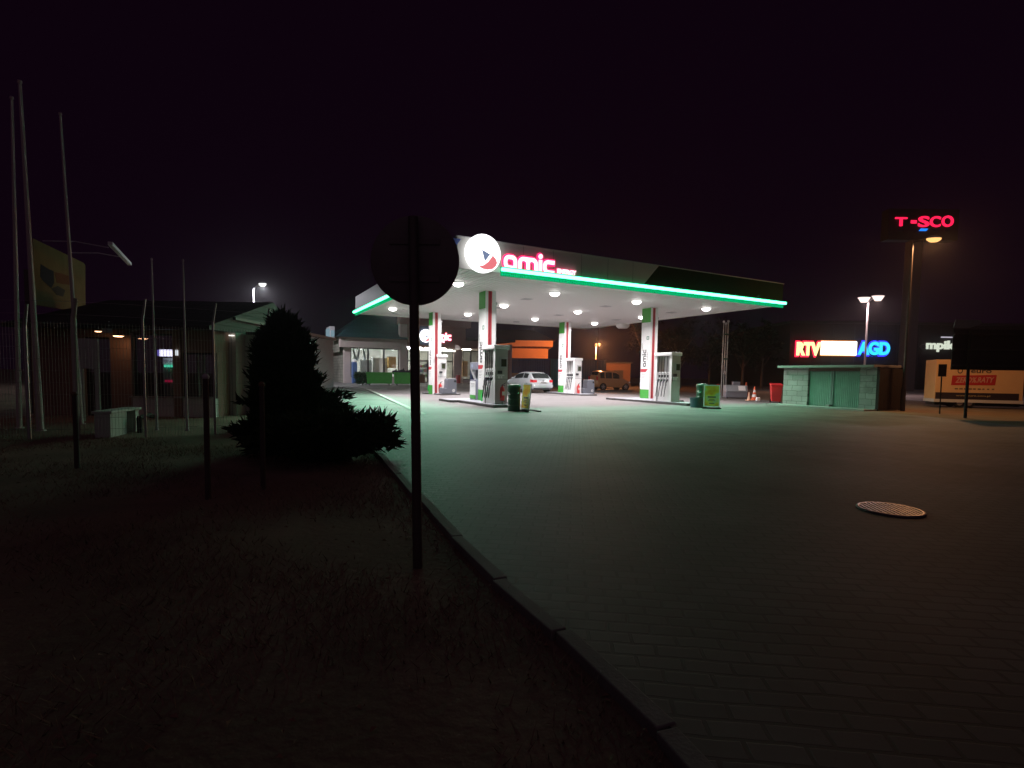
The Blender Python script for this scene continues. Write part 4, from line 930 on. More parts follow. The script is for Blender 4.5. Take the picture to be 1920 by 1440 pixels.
# ------------------------------------------------------------------ street lamps
def lamp_post(pole_px, Y, heads, label, lampcol, strength, r=.06, arm_m=darksteel, hs=(.28, .11, .07), name='street_lamp', point=False, bulb=None):
    """pole_px: pixel of the pole top; heads: pixels of the lamp heads"""
    top = D(*pole_px, Y); t = thing(name, label, 'street lamp', (top.x, Y, 0), 0, 'street lamps'); H = top.z
    m = MB(); m.cyl((0, 0, 0), (0, 0, H), r, r * .6, 12); m.cyl((0, 0, 0), (0, 0, .9), r * 1.5, r * 1.4, 12); m.build('pole', arm_m, t, smooth=True)
    lm = EM('lamp_' + name + str(Y), bulb or [min(1, c * .8 + .28) for c in lampcol], 1.5, False)
    for hx, hy in heads:
        P = D(hx, hy, Y); q = Vector((P.x - top.x, -.15, P.z)); a = Vector((0, 0, H))
        m = MB(); m.tube([a, a.lerp(q, .5) + Vector((0, 0, .08)), q + Vector((0, 0, .1))], r * .45, 8); o = m.build('arm', arm_m, t, smooth=True)
        m = MB(); m.lathe([(0, .15), (hs[0] * .6, .13), (hs[0], .06), (hs[0] * 1.02, .045)], (0, 0, 0), 20); vv = [(q.x + x, q.y + y * .6, q.z + z + .02) for x, y, z in m.v]; m2 = MB(); m2.add(vv, m.f); m2.build('lamp_housing', lgrey, t, smooth=True)
        m = MB(); m.lathe([(hs[0], .04), (hs[0] * .9, -.02), (hs[0] * .5, -hs[1] + .02), (0, -hs[1])], (0, 0, 0), 20); vv = [(q.x + x, q.y + y * .6, q.z + z + .02) for x, y, z in m.v]; m2 = MB(); m2.add(vv, m.f); bo = m2.build('lamp_bulb', lm, t, smooth=True)
        ld = bpy.data.lights.new('street_lamp', 'POINT' if point else 'AREA'); ld.energy = strength; ld.color = lampcol
        if point: ld.shadow_soft_size = .15
        else: ld.shape = 'DISK'; ld.size = .3
        lo_ = bpy.data.objects.new('street_light', ld); COL.objects.link(lo_); lo_.parent = bo; lo_.location = (q.x, q.y - (.5 if point else 0), q.z - hs[1] - .02)
lamp_post((1711, 455), 21.0, [(1745, 452)], 'orange glowing street lamp on a tall dark post behind the shed', (1, .45, .18), 300, bulb=(1, .52, .17))
lamp_post((1628, 566), 43.0, [(1618, 560), (1644, 557)], 'twin headed street lamp with pinkish white glow above the shop sign', (1, .66, .64), 420, .09, lgrey, (.50, .36, .1), bulb=(1, .80, .74))
lamp_post((1117.5, 650), 60.0, [(1121, 646)], 'small orange street lamp above the blue hoarding', (1, .32, .10), 3000, .06, lgrey, (.34, .24, .1), point=True, bulb=(1, .5, .2))
lamp_post((475, 541), 40.0, [(494, 534)], 'white glowing street lamp behind the left buildings', (.93, .92, 1), 1250, .08, lgrey, (.3, .2, .1))
p = D(1122.5, 602, 56); m = MB(); m.cyl((0, 0, 0), (0, 0, D(1122.5, 600, 56).z), .07, .05, 10); o = m.build('mast', darksteel); o.location = (p.x, 56, 0); tag(o, 'plain thin mast rising just behind the small orange street lamp', 'mast')

# ------------------------------------------------------------------ background right: retail hall, lit signs, pylon, trailer, boards
HY = 74.0
t = thing('retail_hall', 'long dark retail hall carrying lit shop signs in the far right', 'building', (0, HY, 0))
hx0, hx1 = D(1478, 700, HY).x, D(1990, 700, HY).x
m = MB(); m.box(hx0, hx1, .0, 30, -.1, 9.0); m.build('wall', M('hall_cladding', (.035, .03, .032), .8, var=.2, vs=.4), t)
m = MB(); m.box(hx0 - .2, hx1, -.2, 30, 9.0, 9.35); m.build('parapet', dgrey, t)
m = MB()
for k in range(14): m.box(hx0 + k * 3.0, hx0 + k * 3.0 + .06, -.03, -.002, 0, 8.9)
m.build('cladding_joint', dgrey, t)
def hp(x, y): p = D(x, y, HY); return p.x, p.z
def hall_text(body, px0, px1, py0, py1, mat, rimmat, par, bold=.05):
    a_, zb = hp(px0, py1); b_, zt = hp(px1, py0)
    m = MB(); m.mesh(text(body, bold, .15, w=b_ - a_), frame((a_, -.55, zb), (1, 0, 0), (0, 0, 1)) @ scl(1, zt - zb)); o = m.build('lettering', mat, par)
    if rimmat:
        m = MB(); m.mesh(text(body, bold + .05, .1, w=b_ - a_ + .25), frame((a_ - .12, -.35, zb - .1), (1, 0, 0), (0, 0, 1)) @ scl(1, zt - zb + .2)); m.build('letter_rim', rimmat, o)
    return o
sg = thing('shop_sign', 'lit shop sign with red letters, white middle panel and blue letters above the shed', 'sign', (0, HY, 0))
hall_text('RTV', 1489.5, 1535, 642.5, 665, EM('rtv_face', (1, .66, .28), 2.2, False), EM('rtv_rim', (1, .015, .06), 2.2, False), sg, .07)
a_, zb = hp(1536, 665.5); b_, zt = hp(1602, 641)
m = MB(); m.box(a_, b_, -.6, -.3, zb, zt); o = m.build('white_panel', EM('panel_white', (1, .97, .88), 3.0), sg)
m = MB(); m.box(a_ - .05, b_ + .05, -.3, -.25, zb - .12, zt + .12); m.build('panel_rim', EM('panel_rim_orange', (1, .35, .08), 1.3, False), o)
hall_text('AGD', 1603.5, 1664, 642, 664, EM('agd_face', (.03, .62, 1), 1.5, False), EM('agd_rim', (.03, .03, 1), 2.0, False), sg, .06)
for x in (1500, 1655):
    a_, _ = hp(x, 650); m = MB(); m.box(a_ - .05, a_ + .05, -.24, -.004, zb + .4, zb + .6); m.build('bracket', dgrey, sg)
sg = thing('book_shop_sign', 'white lit lettering partly hidden by the dark board at right', 'sign', (0, HY, 0))
a_, zb = hp(1720, 655); b_, zt = hp(1732, 645); m = MB(); m.mesh(text('e', .03, .12, w=b_ - a_), frame((a_, -.4, zb), (1, 0, 0), (0, 0, 1)) @ scl(1, (zt - zb) * 1.33)); m.build('unlit_letter', M('unlit_letter', (.3, .3, .3), .5), sg)
a_, zb = hp(1732, 654); b_, zt = hp(1787, 639); m = MB(); m.mesh(text('mpik', .05, .12, w=b_ - a_), frame((a_, -.4, zb), (1, 0, 0), (0, 0, 1)) @ scl(1, zt - zb)); m.build('lettering', EM('white_letters', (.92, 1, .82), .75, False), sg)
a_, zb = hp(1749, 640); b_, zt = hp(1792, 636.5); m = MB(); m.box(a_ + 1, b_, -.3, -.1, zt + .2, zt + .35); m.build('top_light', EM('sign_top_light', (.9, .85, 1), .55, False), sg)
# pylon
PY = 60.0
def pp(x, y): p = D(x, y, PY); return p.x, p.z
xl, _ = pp(1701, 600); xr, _ = pp(1722, 600); _, zt = pp(1700, 402); _, zb = pp(1700, 450)
t = thing('sign_pylon', 'tall dark sign pylon with red lit letters at the top right', 'pylon', ((xl + xr) / 2, PY, 0)); cx = (xl + xr) / 2
m = MB(); m.box(-(xr - xl) / 2, (xr - xl) / 2, 0, 1.0, -.1, zb - .01); m.build('shaft', M('pylon_grey', (.13, .11, .11), .7), t)
a_, _ = pp(1664, 430); b_, _ = pp(1796, 430)
m = MB(); m.box(a_ - cx, b_ - cx, -.1, 1.1, zb, zt + .6); m.build('sign_box', M('pylon_box', (.03, .025, .03), .6), t, bevel=.05)
tr_, td = EM('pylon_red', (1, .012, .07), 1.6, False), M('pylon_red_unlit', (.06, .01, .015), .5)
def pyl(body, px0, px1, py0, py1, mat, b=.03):
    p0, p1 = pp(px0, py1), pp(px1, py0); m = MB(); m.mesh(text(body, b, .12, w=p1[0] - p0[0]), frame((p0[0] - cx, -.17, p0[1]), (1, 0, 0), (0, 0, 1)) @ scl(1, p1[1] - p0[1])); m.build('letter', mat, t)
pyl('T', 1676, 1699, 408, 424, tr_); pyl('S', 1719, 1741, 406, 425.5, tr_); pyl('C', 1741, 1762, 406, 425.5, tr_); pyl('O', 1763, 1786, 405, 425, tr_)
q0, q1 = pp(1703, 424), pp(1716, 408); zz = pp(1703, 416.5)[1]
m = MB()
for k in (0, 1): m.box(q0[0] - cx, q1[0] - cx, -.2, -.11, (q0[1], q1[1] - .18)[k], (q0[1] + .18, q1[1])[k])
m.box(q0[0] - cx, q0[0] - cx + .22, -.2, -.11, q0[1] + .19, q1[1] - .19); m.build('letter', td, t)
m = MB(); m.box(q0[0] - cx + .1, q1[0] - cx + .05, -.23, -.205, zz - .2, zz + .16); m.build('lit_bar', tr_, t)
q0, q1 = pp(1721, 433.5), pp(1738, 429.5); m = MB(); m.prism([(q0[0] - cx, q0[1]), (q1[0] - cx - .2, q0[1]), (q1[0] - cx, q1[1]), (q0[0] - cx + .2, q1[1])], lambda a, b, d: (a, d, b), -.2, -.11); m.build('lit_dash', EM('pylon_blue', (.01, .22, 1), 1.3, False), t)
m = MB()
for k in range(5):
    if k == 2: continue
    x = 1679 + k * 22; r0, r1 = pp(x, 434), pp(x + 15, 430); m.prism([(r0[0] - cx, r0[1]), (r1[0] - cx - .2, r0[1]), (r1[0] - cx, r1[1]), (r0[0] - cx + .2, r1[1])], lambda a, b, d: (a, d, b), -.2, -.11)
m.build('unlit_dash', M('dash_unlit', (.01, .015, .05), .5), t)
# advertising trailer
TY = 24.5
TA = -.36; TP = D(1753.5, 720, TY); TD = Vector((math.cos(TA), math.sin(TA), 0)); TN = Vector((-math.sin(TA), math.cos(TA), 0))
def tp(x, y): p = onplane(x, y, TP, TN); return (p - TP).dot(TD), p.z
x0, zt = tp(1753.5, 674); x1, zb = tp(1917, 757.5)
t = thing('advertising_trailer', 'yellow box trailer with a red slogan panel standing by the road at right', 'trailer', (TP.x, TP.y, 0), TA); x0 = 0.0; W = x1 - x0
yel = M('trailer_yellow', (.74, .48, .23), .5, var=.06)
m = MB(); m.box(0, W, 0, 1.3, zb + .14, zt); m.build('box_body', yel, t, bevel=.02)
m = MB(); m.box(-.02, W + .02, -.015, 1.31, zb, zb + .139); m.build('lower_rail', offwhite, t)
_, b0 = tp(1800, 739); _, b1 = tp(1800, 752.5)
m = MB(); m.box(.03, W - .14, -.008, -.001, b1 + .08, b0 + .07); o = m.build('dark_band', M('band_dark', (.03, .02, .025), .5), t)
a_, zz = tp(1792, 746); b_, _ = tp(1856, 746); m = MB(); m.mesh(text('www.euro.com.pl', .01, .004, w=b_ - a_), frame((a_ - x0, -.011, zz + .08), (1, 0, 0), (0, 0, 1)) @ scl(1, .075)); m.build('lettering', M('band_text', (.55, .42, .18), .5), o)
a_, r0 = tp(1783, 722); b_, r1 = tp(1869, 703)
m = MB(); m.prism([(a_ - x0, r0), (b_ - x0 - .04, r0 + .02), (b_ - x0, r1), (a_ - x0 + .03, r1 - .05)], lambda a, b, d: (a, d, b), -.008, -.001); o = m.build('slogan_panel', M('slogan_red', (.50, .03, .03), .5), t)
m = MB(); m.mesh(text('ZERO%.RATY', .03, .004, .25, w=(b_ - a_) * .86), frame((a_ - x0 + .15, -.011, r0 + .12), (1, 0, .02), (0, 0, 1)) @ scl(1, (r1 - r0) * .5)); m.build('lettering', M('slogan_text', (.62, .36, .26), .5), o)
m = MB(); aa, zz = tp(1790, 730)
for k in range(9): m.box(aa - x0 + k * .17, aa - x0 + k * .17 + rnd.uniform(.07, .14), -.006, -.001, zz, zz + .06)
m.build('small_print', M('print_brown', (.2, .12, .06), .5), t)
aa, zz = tp(1795, 700); m = MB(); m.mesh(text('O', .02, .004, w=.2), frame((aa - x0, -.006, zz), (1, 0, 0), (0, 0, 1)) @ scl(1, .26)); m.mesh(text('euro', .02, .004, w=.75), frame((aa - x0 + .5, -.006, zz + .03), (1, 0, 0), (0, 0, 1)) @ scl(1, .2)); m.build('lettering', M('trailer_text', (.05, .04, .04), .5), t)
_, wz = tp(1810, 763)
for px in (1800, 1818):
    for y in (.05, 1.05):
        wx, _ = tp(px, 760); m = MB(); m.lathe([(0, -.08), (.2, -.08), (.22, -.05), (.22, .05), (.2, .08), (.13, .08)], (wx - x0, y + .08, .22), 24, ax='y'); o = m.build('wheel', black, t, smooth=True)
        m = MB(); m.lathe([(.13, -.075), (.1, -.085), (.04, -.09), (0, -.09)], (wx - x0, y + .08, .22), 20, ax='y'); m.lathe([(.13, .075), (.1, .085), (0, .09)], (wx - x0, y + .08, .22), 20, ax='y'); m.build('hub', rim, o, smooth=True)
m = MB(); m.box(.05, W - .05, .1, 1.2, zb - .14, zb - .002); m.build('chassis', blackm, t)
m = MB(); m.tube([(W, .6, zb - .08), (W + 1.0, .6, zb - .1)], .04); m.cyl((W + .9, .6, 0), (W + .9, .6, zb - .1), .03, n=8); m.build('drawbar', blackm, t)
# dark board on a post
BY = 17.5
def bp_(x, y): p = D(x, y, BY); return p.x, p.z
x0, zb = bp_(1783.5, 693); x1, _ = bp_(1985, 697); _, zt = bp_(1788, 617); px_, _ = bp_(1808, 740)
t = thing('direction_board', 'large dark board seen from behind on a post in front of the yellow trailer', 'road sign', (px_, BY, 0))
m = MB(); m.box(x0 - px_, x1 - px_, 0, .03, zb, zt); m.build('panel', M('board_black', (.012, .012, .016), .8), t)
m = MB()
for z in (zb + .15, (zb + zt) / 2, zt - .15): m.box(x0 - px_ + .02, x1 - px_, -.05, -.001, z - .03, z + .03)
m.build('stiffener', M('board_rail', (.02, .02, .024), .7), t)
for x in (0, x1 - px_ - .6): m = MB(); m.cyl((x, -.09, 0), (x, -.09, zt - .05), .045, n=12); m.build('post', blackm, t)
a_, z0_ = bp_(1788, 616); b_, z1_ = bp_(1842, 600); m = MB(); m.prism([(a_ - px_, z0_ + .03), (a_ - px_ + .55, z0_ + .03), (b_ - px_, z1_ - .12), (b_ - px_ - .05, z1_), (a_ - px_ + .06, z1_)], lambda a, b, d: (a, d, b), 0, .03); m.build('top_panel', M('board_top_grey', (.16, .18, .18), .6), t)
# small sign on a post
SY = 19.5
p = D(1762, 773, SY); a0 = D(1757.5, 706, SY); a1 = D(1774.5, 683, SY)
t = thing('small_post_sign', 'small upright sign on a thin post in front of the yellow trailer', 'road sign', (p.x, SY, 0)); cxs = (a0.x + a1.x) / 2 - p.x
m = MB(); m.cyl((0, 0, 0), (cxs, 0, a1.z), .022, n=10); m.build('post', blackm, t)
m = MB(); m.box(cxs - (a1.x - a0.x) / 2, cxs + (a1.x - a0.x) / 2, -.035, -.024, a0.z, a1.z); m.build('plate', M('plate_dark', (.03, .025, .025), .6), t, bevel=.004)

# ------------------------------------------------------------------ background middle: orange lit building, hoardings, wall
OY = 64.0
def op(x, y): p = D(x, y, OY); return p.x, p.z
t = thing('gabled_building', 'orange lit building with a projecting upper band behind the blue hoarding', 'building', (0, OY, 0)); paint = M('lamp_tinted_ochre', (.85, .46, .22), .75, var=.08)  # ochre deepened so the wall colour carries the orange lamp light
x0, _ = op(905, 640); x1, z0 = op(1028, 672); _, z1_ = op(1000, 653); xo, zo0 = op(1036, 651); _, zo1 = op(1000, 639)
m = MB(); m.box(x0, x1, .6, 10, -.05, z1_); m.build('wall', paint, t)
m = MB(); m.box(x0, xo, -.6, 10.4, zo0 + .02, zo1); m.build('upper_band', paint, t)
_, zr1 = op(1000, 622)
m = MB(); m.add([(x0, -.9, zo1 + .01), (xo + .3, -.9, zo1 + .01), (xo + .3, 10.6, zo1 + .01), (x0, 10.6, zo1 + .01), (x0, 4.8, zr1 + .6), (xo - 2.2, 4.8, zr1 + .6)], [(0, 1, 5, 4), (1, 2, 5), (2, 3, 4, 5), (0, 4, 3), (0, 3, 2, 1)]); m.build('roof', M('roof_dark_red', (.10, .045, .035), .8), t)
m = MB(); m.box(x0 + 1, x0 + 2.4, .54, .598, .9, 2.3); m.box(x0 + 4, x0 + 5.2, .54, .598, .9, 2.3); m.build('window', carglass, t)
def hoarding(px0, px1, Y, py0, mat, label, w=.25):
    a_ = D(px0, 700, Y).x; b_ = D(px1, 700, Y).x; zt = D((px0 + px1) / 2, py0, Y).z
    t = thing('metal_hoarding', label, 'hoarding', (a_, Y, 0), 0, 'sheet metal hoardings behind the pumps'); m = MB(); n = int((b_ - a_) / w) * 2; L = b_ - a_
    vs = [(L * k / n, (.04 if k % 2 else 0), z) for z in (.0, zt) for k in range(n + 1)]; m.add(vs, [(k, k + 1, n + 2 + k, n + 1 + k) for k in range(n)]); m.build('sheet', mat, t)
    m = MB(); m.box(-.05, L + .05, -.02, .07, zt + .002, zt + .08); m.build('top_rail', mat, t)
    for x in (0, L): m = MB(); m.box(x - .04, x + .04, .05, .14, 0, zt); m.build('post', dgrey, t)
    return t
hoarding(938, 1031, 57, 673, navy, 'dark navy sheet metal hoarding behind the silver hatchback')
hoarding(1032, 1056, 57.3, 674, teal, 'bright teal narrow hoarding panel left of the far pump column')
hoarding(1057, 1136, 56, 675, M('navy_dull', (.03, .06, .11), .6, var=.2), 'dull blue hoarding behind the bronze car')
a_ = D(938, 700, 54); b_ = D(1012, 712, 54); zt = D(975, 700.5, 54).z
o = MB(); o.box(0, b_.x - a_.x, 0, .25, 0, zt); o.box(-.05, b_.x - a_.x + .05, -.04, .29, zt + .001, zt + .06); o = o.build('low_wall', M('tan_render', (.42, .28, .17), .8)); o.location = (a_.x, 54, 0); tag(o, 'low tan wall below the navy hoarding left of the silver hatchback', 'wall')
a_ = D(1137, 700, 66); b_ = D(1182, 700, 66); zt = D(1150, 681, 66).z
t = thing('outbuilding', 'small brown building behind the bronze car', 'building', (a_.x, 66, 0)); W = b_.x - a_.x
m = MB(); m.box(0, W, 0, 5, -.05, zt); m.build('wall', M('brown_render', (.20, .11, .07), .85), t); m = MB(); m.box(-.2, W + .2, -.3, 5.3, zt + .01, zt + .15); m.build('roof', dgrey, t); m = MB(); m.box(W * .3, W * .7, -.03, -.002, 0, 2.0); m.build('door', dgrey, t)
for k, (px, Y, h, r) in enumerate(((1212, 62, 8.5, 3.2), (1275, 58, 7.2, 3.0), (1330, 66, 9.2, 3.6), (1392, 60, 7.6, 3.0), (1428, 64, 7.6, 2.4))):
    p = D(px, 700, Y)
    tree((p.x, Y, 0), h, r, ['dark tree beyond the bronze car under the canopy edge', 'smaller dark tree left of the vent pipes behind the right column', 'tallest dark tree directly behind the vent pipes', 'low dark tree behind the traffic cones', 'dark tree behind the red wheeled bin left of the lit shop sign'][k], 30 + k)

# ------------------------------------------------------------------ background left of the shop
FY = 62.0
def fp(x, y): p = D(x, y, FY); return p.x, p.z
x0, z0 = fp(584, 712); x1, zt = fp(622, 642); _, za = fp(600, 630)
t = thing('far_house', 'dim grey gabled house with a pale downpipe left of the station shop', 'house', (x0, FY, 0)); W = x1 - x0 + 2
m = MB(); m.box(0, W, 0, 8, 0, zt); m.build('wall', M('far_render', (.30, .26, .24), .85, var=.2), t)
m = MB(); m.prism([(-.4, zt + .01), (W + .4, zt + .01), (W + .4, zt + .3), (W / 2, za + .4), (-.4, zt + .3)], lambda a, b, d: (a, d, b), -.3, 8.3); m.build('roof', M('far_roof', (.05, .04, .045), .8), t)
m = MB(); m.cyl((.06, -.12, 0), (.06, -.12, zt), .1, n=10); m.build('downpipe', white, t)
m = MB(); m.prism([(.95, zt - .7), (1.6, zt - .7), (1.3, zt - 1.3), (1.65, zt - 2.0), (.9, zt - 2.0), (1.22, zt - 1.3)], lambda a, b, d: (a, d, b), -.02, -.003); m.build('faded_mural', M('mural_brown', (.12, .08, .07), .85), t)
m = MB(); m.box(W - 1.0, W - .3, -.03, -.002, 1.2, 2.3); m.build('window', carglass, t)

# ------------------------------------------------------------------ left: yard buildings
WY = 14.2
def wp(x, y): p = D(x, y, WY); return p.x, p.z
rz_ = 0
t = thing('yard_shop', 'low brown building with dark tiled roof and a lit window sign in the yard', 'building', (0, WY, -.12)); Z0 = .12
x0, _ = wp(60, 700); x1, _ = wp(400, 700); _, ze = wp(280, 612); _, zr1 = wp(280, 566)
bw = M('brown_timber_wall', (.24, .15, .11), .8, var=.2, vs=3); fw0 = [wp(x, 700)[0] for x in (158, 208, 238, 247, 326, 341, 392)]
zt0 = wp(280, 625)[1] + Z0; zw = wp(280, 746)[1] + Z0; ze += Z0; zr1 += Z0
m = MB(); m.box(x0, fw0[0], 0, .2, 0, ze); m.box(fw0[1], fw0[3], 0, .2, 0, ze); m.box(fw0[4], fw0[5], -.04, .2, 0, ze); m.box(fw0[3], fw0[4], 0, .2, zt0, ze); m.box(fw0[0], fw0[1], 0, .2, 2.2, ze); m.box(fw0[5], x1, 0, .2, zt0 - .5, ze); m.build('wall', bw, t)
m = MB(); m.box(fw0[3], fw0[4], 0, .22, 0, zw); m.box(fw0[5], x1, 0, .22, 0, zw); m.build('plinth_wall', M('pale_plinth', (.60, .62, .56), .85, var=.15), t)
m = MB(); m.box(fw0[3] - .05, x1, -.06, -.005, zw + .005, zw + .05); m.build('sill', concrete, t)
for a_, b_, z0_, z1_ in ((fw0[3], fw0[4], zw, zt0), (fw0[5], x1, zw, zt0 - .5), (fw0[0], fw0[1], 0.05, 2.2)):
    m = MB(); w = .05; m.box(a_, a_ + w, .08, .16, z0_, z1_); m.box(b_ - w, b_, .08, .16, z0_, z1_); m.box(a_ + w, b_ - w, .08, .16, z0_, z0_ + w); m.box(a_ + w, b_ - w, .08, .16, z1_ - w, z1_); o = m.build('window' if z0_ > .1 else 'door', alum, t)
    m = MB(); m.box(a_ + w, b_ - w, .11, .12, z0_ + w, z1_ - w); m.build('pane', glassm('yard_glass', (.75, .75, .8), .8), o)
m = MB(); m.box(x0, x1, 4.8, 5, 0, ze); m.box(x0, x0 + .2, .2, 4.8, 0, ze); m.box(x1 - .2, x1, .2, 4.8, 0, ze); m.build('rear_wall', bw, t)
m = MB(); m.add([(x0 - .3, -.5, ze - .1), (x1 + .2, -.5, ze - .1), (x1 + .2, 3.2, zr1 + .45), (x0 - .3, 3.2, zr1 + .45), (x0 - .3, 5.3, ze), (x1 + .2, 5.3, ze), (x0 - .3, -.5, ze), (x1 + .2, -.5, ze)], [(6, 7, 2, 3), (0, 1, 7, 6), (3, 2, 5, 4), (0, 6, 3, 4), (1, 5, 2, 7), (0, 4, 5, 1)]); m.build('roof', bricks('yard_tiles', (.04, .032, .035), (.03, .026, .03), (.015, .012, .014), .25, .2, 'xz', .7, .8, .02), t)
# its lit sign in the window
def wq(x, y, d): p = D(x, y, WY + d); return p.x, p.z
a_, zb = wq(299, 668, .25); b_, zt = wq(330.5, 655.5, .25)
sg = thing('window_sign', 'white lit box sign hanging in the yard shop window', 'sign', (0, WY, 0))
m = MB(); m.box(a_, b_ - .1, .25, .33, zb, zt); o = m.build('light_box', EM('window_white', (.88, .86, 1), 3.2), sg); m = MB(); tx_ = wq(331, 660, -.08)[0]; m.box(tx_ - .03, tx_ + .02, -.09, -.042, zb + .02, zt - .02); m.build('side_tube', EM('window_side', (.75, .8, .85), 1.0, False), sg)
m = MB(); m.box(a_ - .06, a_ - .005, .25, .33, zb + .01, zt - .01); m.build('violet_edge', EM('window_violet', (.25, .2, .8), .9, False), sg)
m = MB(); m.cyl((a_ + .1, .29, zt), (a_ + .1, .29, zt + .5), .008, n=6); m.cyl((b_ - .2, .29, zt), (b_ - .2, .29, zt + .5), .008, n=6); m.build('hanger', dgrey, sg)
a_, zb = wq(303, 684, .45); b_, zt = wq(325, 669, .45)
t2 = thing('cash_display', 'small counter display with a green glow and red line below the lit window sign', 'display', (0, WY, 0))
m = MB(); m.box(a_, b_, .5, .7, zb, zt - .03); m.build('casing', M('display_casing', (.6, .68, .64), .5), t2)
q = wq(307, 688.5, .42), wq(324, 684, .42); m = MB(); m.box(q[0][0], q[1][0], .42, .48, q[0][1], q[1][1]); m.build('green_light', EM('display_green', (.1, .9, .5), 1.5, False), t2)
q = wq(309, 716.5, .42), wq(321, 712.5, .42); m = MB(); m.box(q[0][0], q[1][0], .42, .48, q[0][1], q[1][1]); m.build('red_light', EM('display_red', (.8, .02, .1), .5, False), t2)
q = wq(306, 712, .5), wq(322, 690, .5); m = MB(); m.box(q[0][0], q[1][0], .5, .7, .4, q[1][1]); m.build('stand', M('display_stand', (.2, .35, .28), .5), t2)
# lamps under the eave
for k, (px, py, s) in enumerate(((127, 607, .05), (184, 621, .055), (222, 630, .08))):
    p = D(px, py, WY - .35); t3 = thing('eave_lamp', ['left small warm lamp under the yard shop eave behind the slanted post', 'middle small warm lamp under the yard shop eave', 'brightest orange lamp under the yard shop eave, nearest the lit window'][k], 'lamp', p, 0, 'warm lamps under the yard shop eave')
    m = MB(); m.lathe([(0, .035), (s * 1.6, .03), (s * 1.8, 0)], n=16); m.cyl((0, 0, .035), (0, 0, .3), .012, n=6); m.build('shade', dgrey, t3); m = MB(); m.lathe([(s * 1.5, -.002), (s, -.02), (0, -.03)], n=16); m.build('bulb', EM('eave_bulb%d' % k, (1, .5, .25), (5, 5, 9)[k]), t3)
p = D(202, 620, WY - .3); t3 = thing('wall_camera', 'pale security camera under the eave left of the orange lamp', 'camera', p); m = MB(); m.box(-.05, .05, -.15, .1, -.06, .06); m.build('housing', lgrey, t3, bevel=.015); m = MB(); m.cyl((0, .05, .06), (0, .05, .25), .015, n=8); m.build('arm', lgrey, t3)
# pale notice stand
NY = 12.6
def np_(x, y): p = D(x, y, NY); return p.x, p.z
x0, zb = np_(147, 691); x1, zt = np_(182.5, 635); cx = (x0 + x1) / 2
t = thing('notice_stand', 'pale notice board on two legs in front of the yard shop', 'notice board', (cx, NY, -.12)); hw_ = (x1 - x0) / 2
pm = M('pale_board', (.48, .50, .47), .6, var=.15, vs=5)
m = MB(); m.box(-hw_, hw_, 0, .05, zb + .12, zt + .12); m.build('board', pm, t, bevel=.01)
for s in (-1, 1): m = MB(); m.box(s * (hw_ - .05) - .05, s * (hw_ - .05) + .05, .0, .05, 0, zb + .118); m.build('leg', pm, t)
m = MB(); m.box(-hw_ + .02, hw_ - .02, -.012, -.001, (zb + zt) / 2 + .06, (zb + zt) / 2 + .08); m.box(-hw_ * .5, -hw_ * .2, -.012, -.001, zt - .12, zt - .04); m.box(hw_ * .1, hw_ * .3, -.012, -.001, zt - .14, zt - .06); m.build('batten', lgrey, t)
# billboard on the left with its flood lamp
BP = D(62, 510, 14.6); rzb = math.atan2(VA.y, VA.x)
nb_ = UA
def bb(x, y): p = onplane(x, y, BP, nb_); return (p - BP).dot(VA), p.z
t = thing('billboard', 'weathered yellow billboard with a faded picture on posts at the far left', 'billboard', (BP.x, BP.y, -.12), rzb)
poly = [bb(62, 447), bb(110, 470), bb(157, 493), bb(160, 498), bb(160.5, 591), bb(146, 591), bb(143, 584), bb(64, 571)]
poly = [(a, b + .12) for a, b in poly]
mt, N, L, bs_ = nt('weathered_yellow'); tc = N.new('ShaderNodeTexCoord'); no = N.new('ShaderNodeTexNoise'); no.inputs['Scale'].default_value = .9; no.inputs['Detail'].default_value = 3
cr = N.new('ShaderNodeValToRGB'); cr.color_ramp.elements[0].position = .38; cr.color_ramp.elements[0].color = (.05, .06, .08, 1); cr.color_ramp.elements[1].position = .5; cr.color_ramp.elements[1].color = (.52, .42, .18, 1); e = cr.color_ramp.elements.new(.44); e.color = (.40, .20, .08, 1)
L.new(tc.outputs['Object'], no.inputs['Vector']); L.new(no.outputs['Fac'], cr.inputs[0]); L.new(cr.outputs[0], bs_.inputs['Base Color'])
yb = M('billboard_yellow', (.20, .14, .06), .95, var=.3, spec=.05)
m = MB(); m.prism(poly, lambda a, b, d: (a, d, b), 0, .1); o = m.build('board', yb, t)
def patch(pts, mat, nm, y):
    m = MB(); m.prism([(a, b + .12) for a, b in [bb(*q) for q in pts]], lambda a, b, d: (a, d, b), y - .004, y); m.build(nm, mat, o)
patch([(76, 495), (84, 500), (92, 505), (100, 508), (101, 530), (96, 540), (90, 535), (80, 526), (75, 518)], M('picture_dark', (.035, .037, .045), .95, spec=.05), 'dark_shape', -.002)
patch([(102, 510), (112, 512), (130, 518), (132, 534), (118, 533), (106, 530)], M('picture_red', (.15, .06, .025), .95, spec=.05), 'red_shape', -.002)
patch([(96, 541), (108, 536), (122, 544), (118, 556), (106, 553)], M('picture_blue', (.07, .06, .05), .95, spec=.05), 'grey_shape', -.002)
for px in (68, 140):
    a_, _ = bb(px, 560); m = MB(); m.box(a_ - .06, a_ + .06, .11, .23, 0, bb(px, 500)[1]); m.build('post', darksteel, t)
l0 = bb(84, 452); l1 = bb(136, 474)
for a_, z_ in (l0, l1): m = MB(); m.tube([(a_, .05, z_ + .12), (a_, -.7, z_ + .2), (a_, -1.5, z_ + .12)], .015, 6); m.build('lamp_arm', lgrey, t)
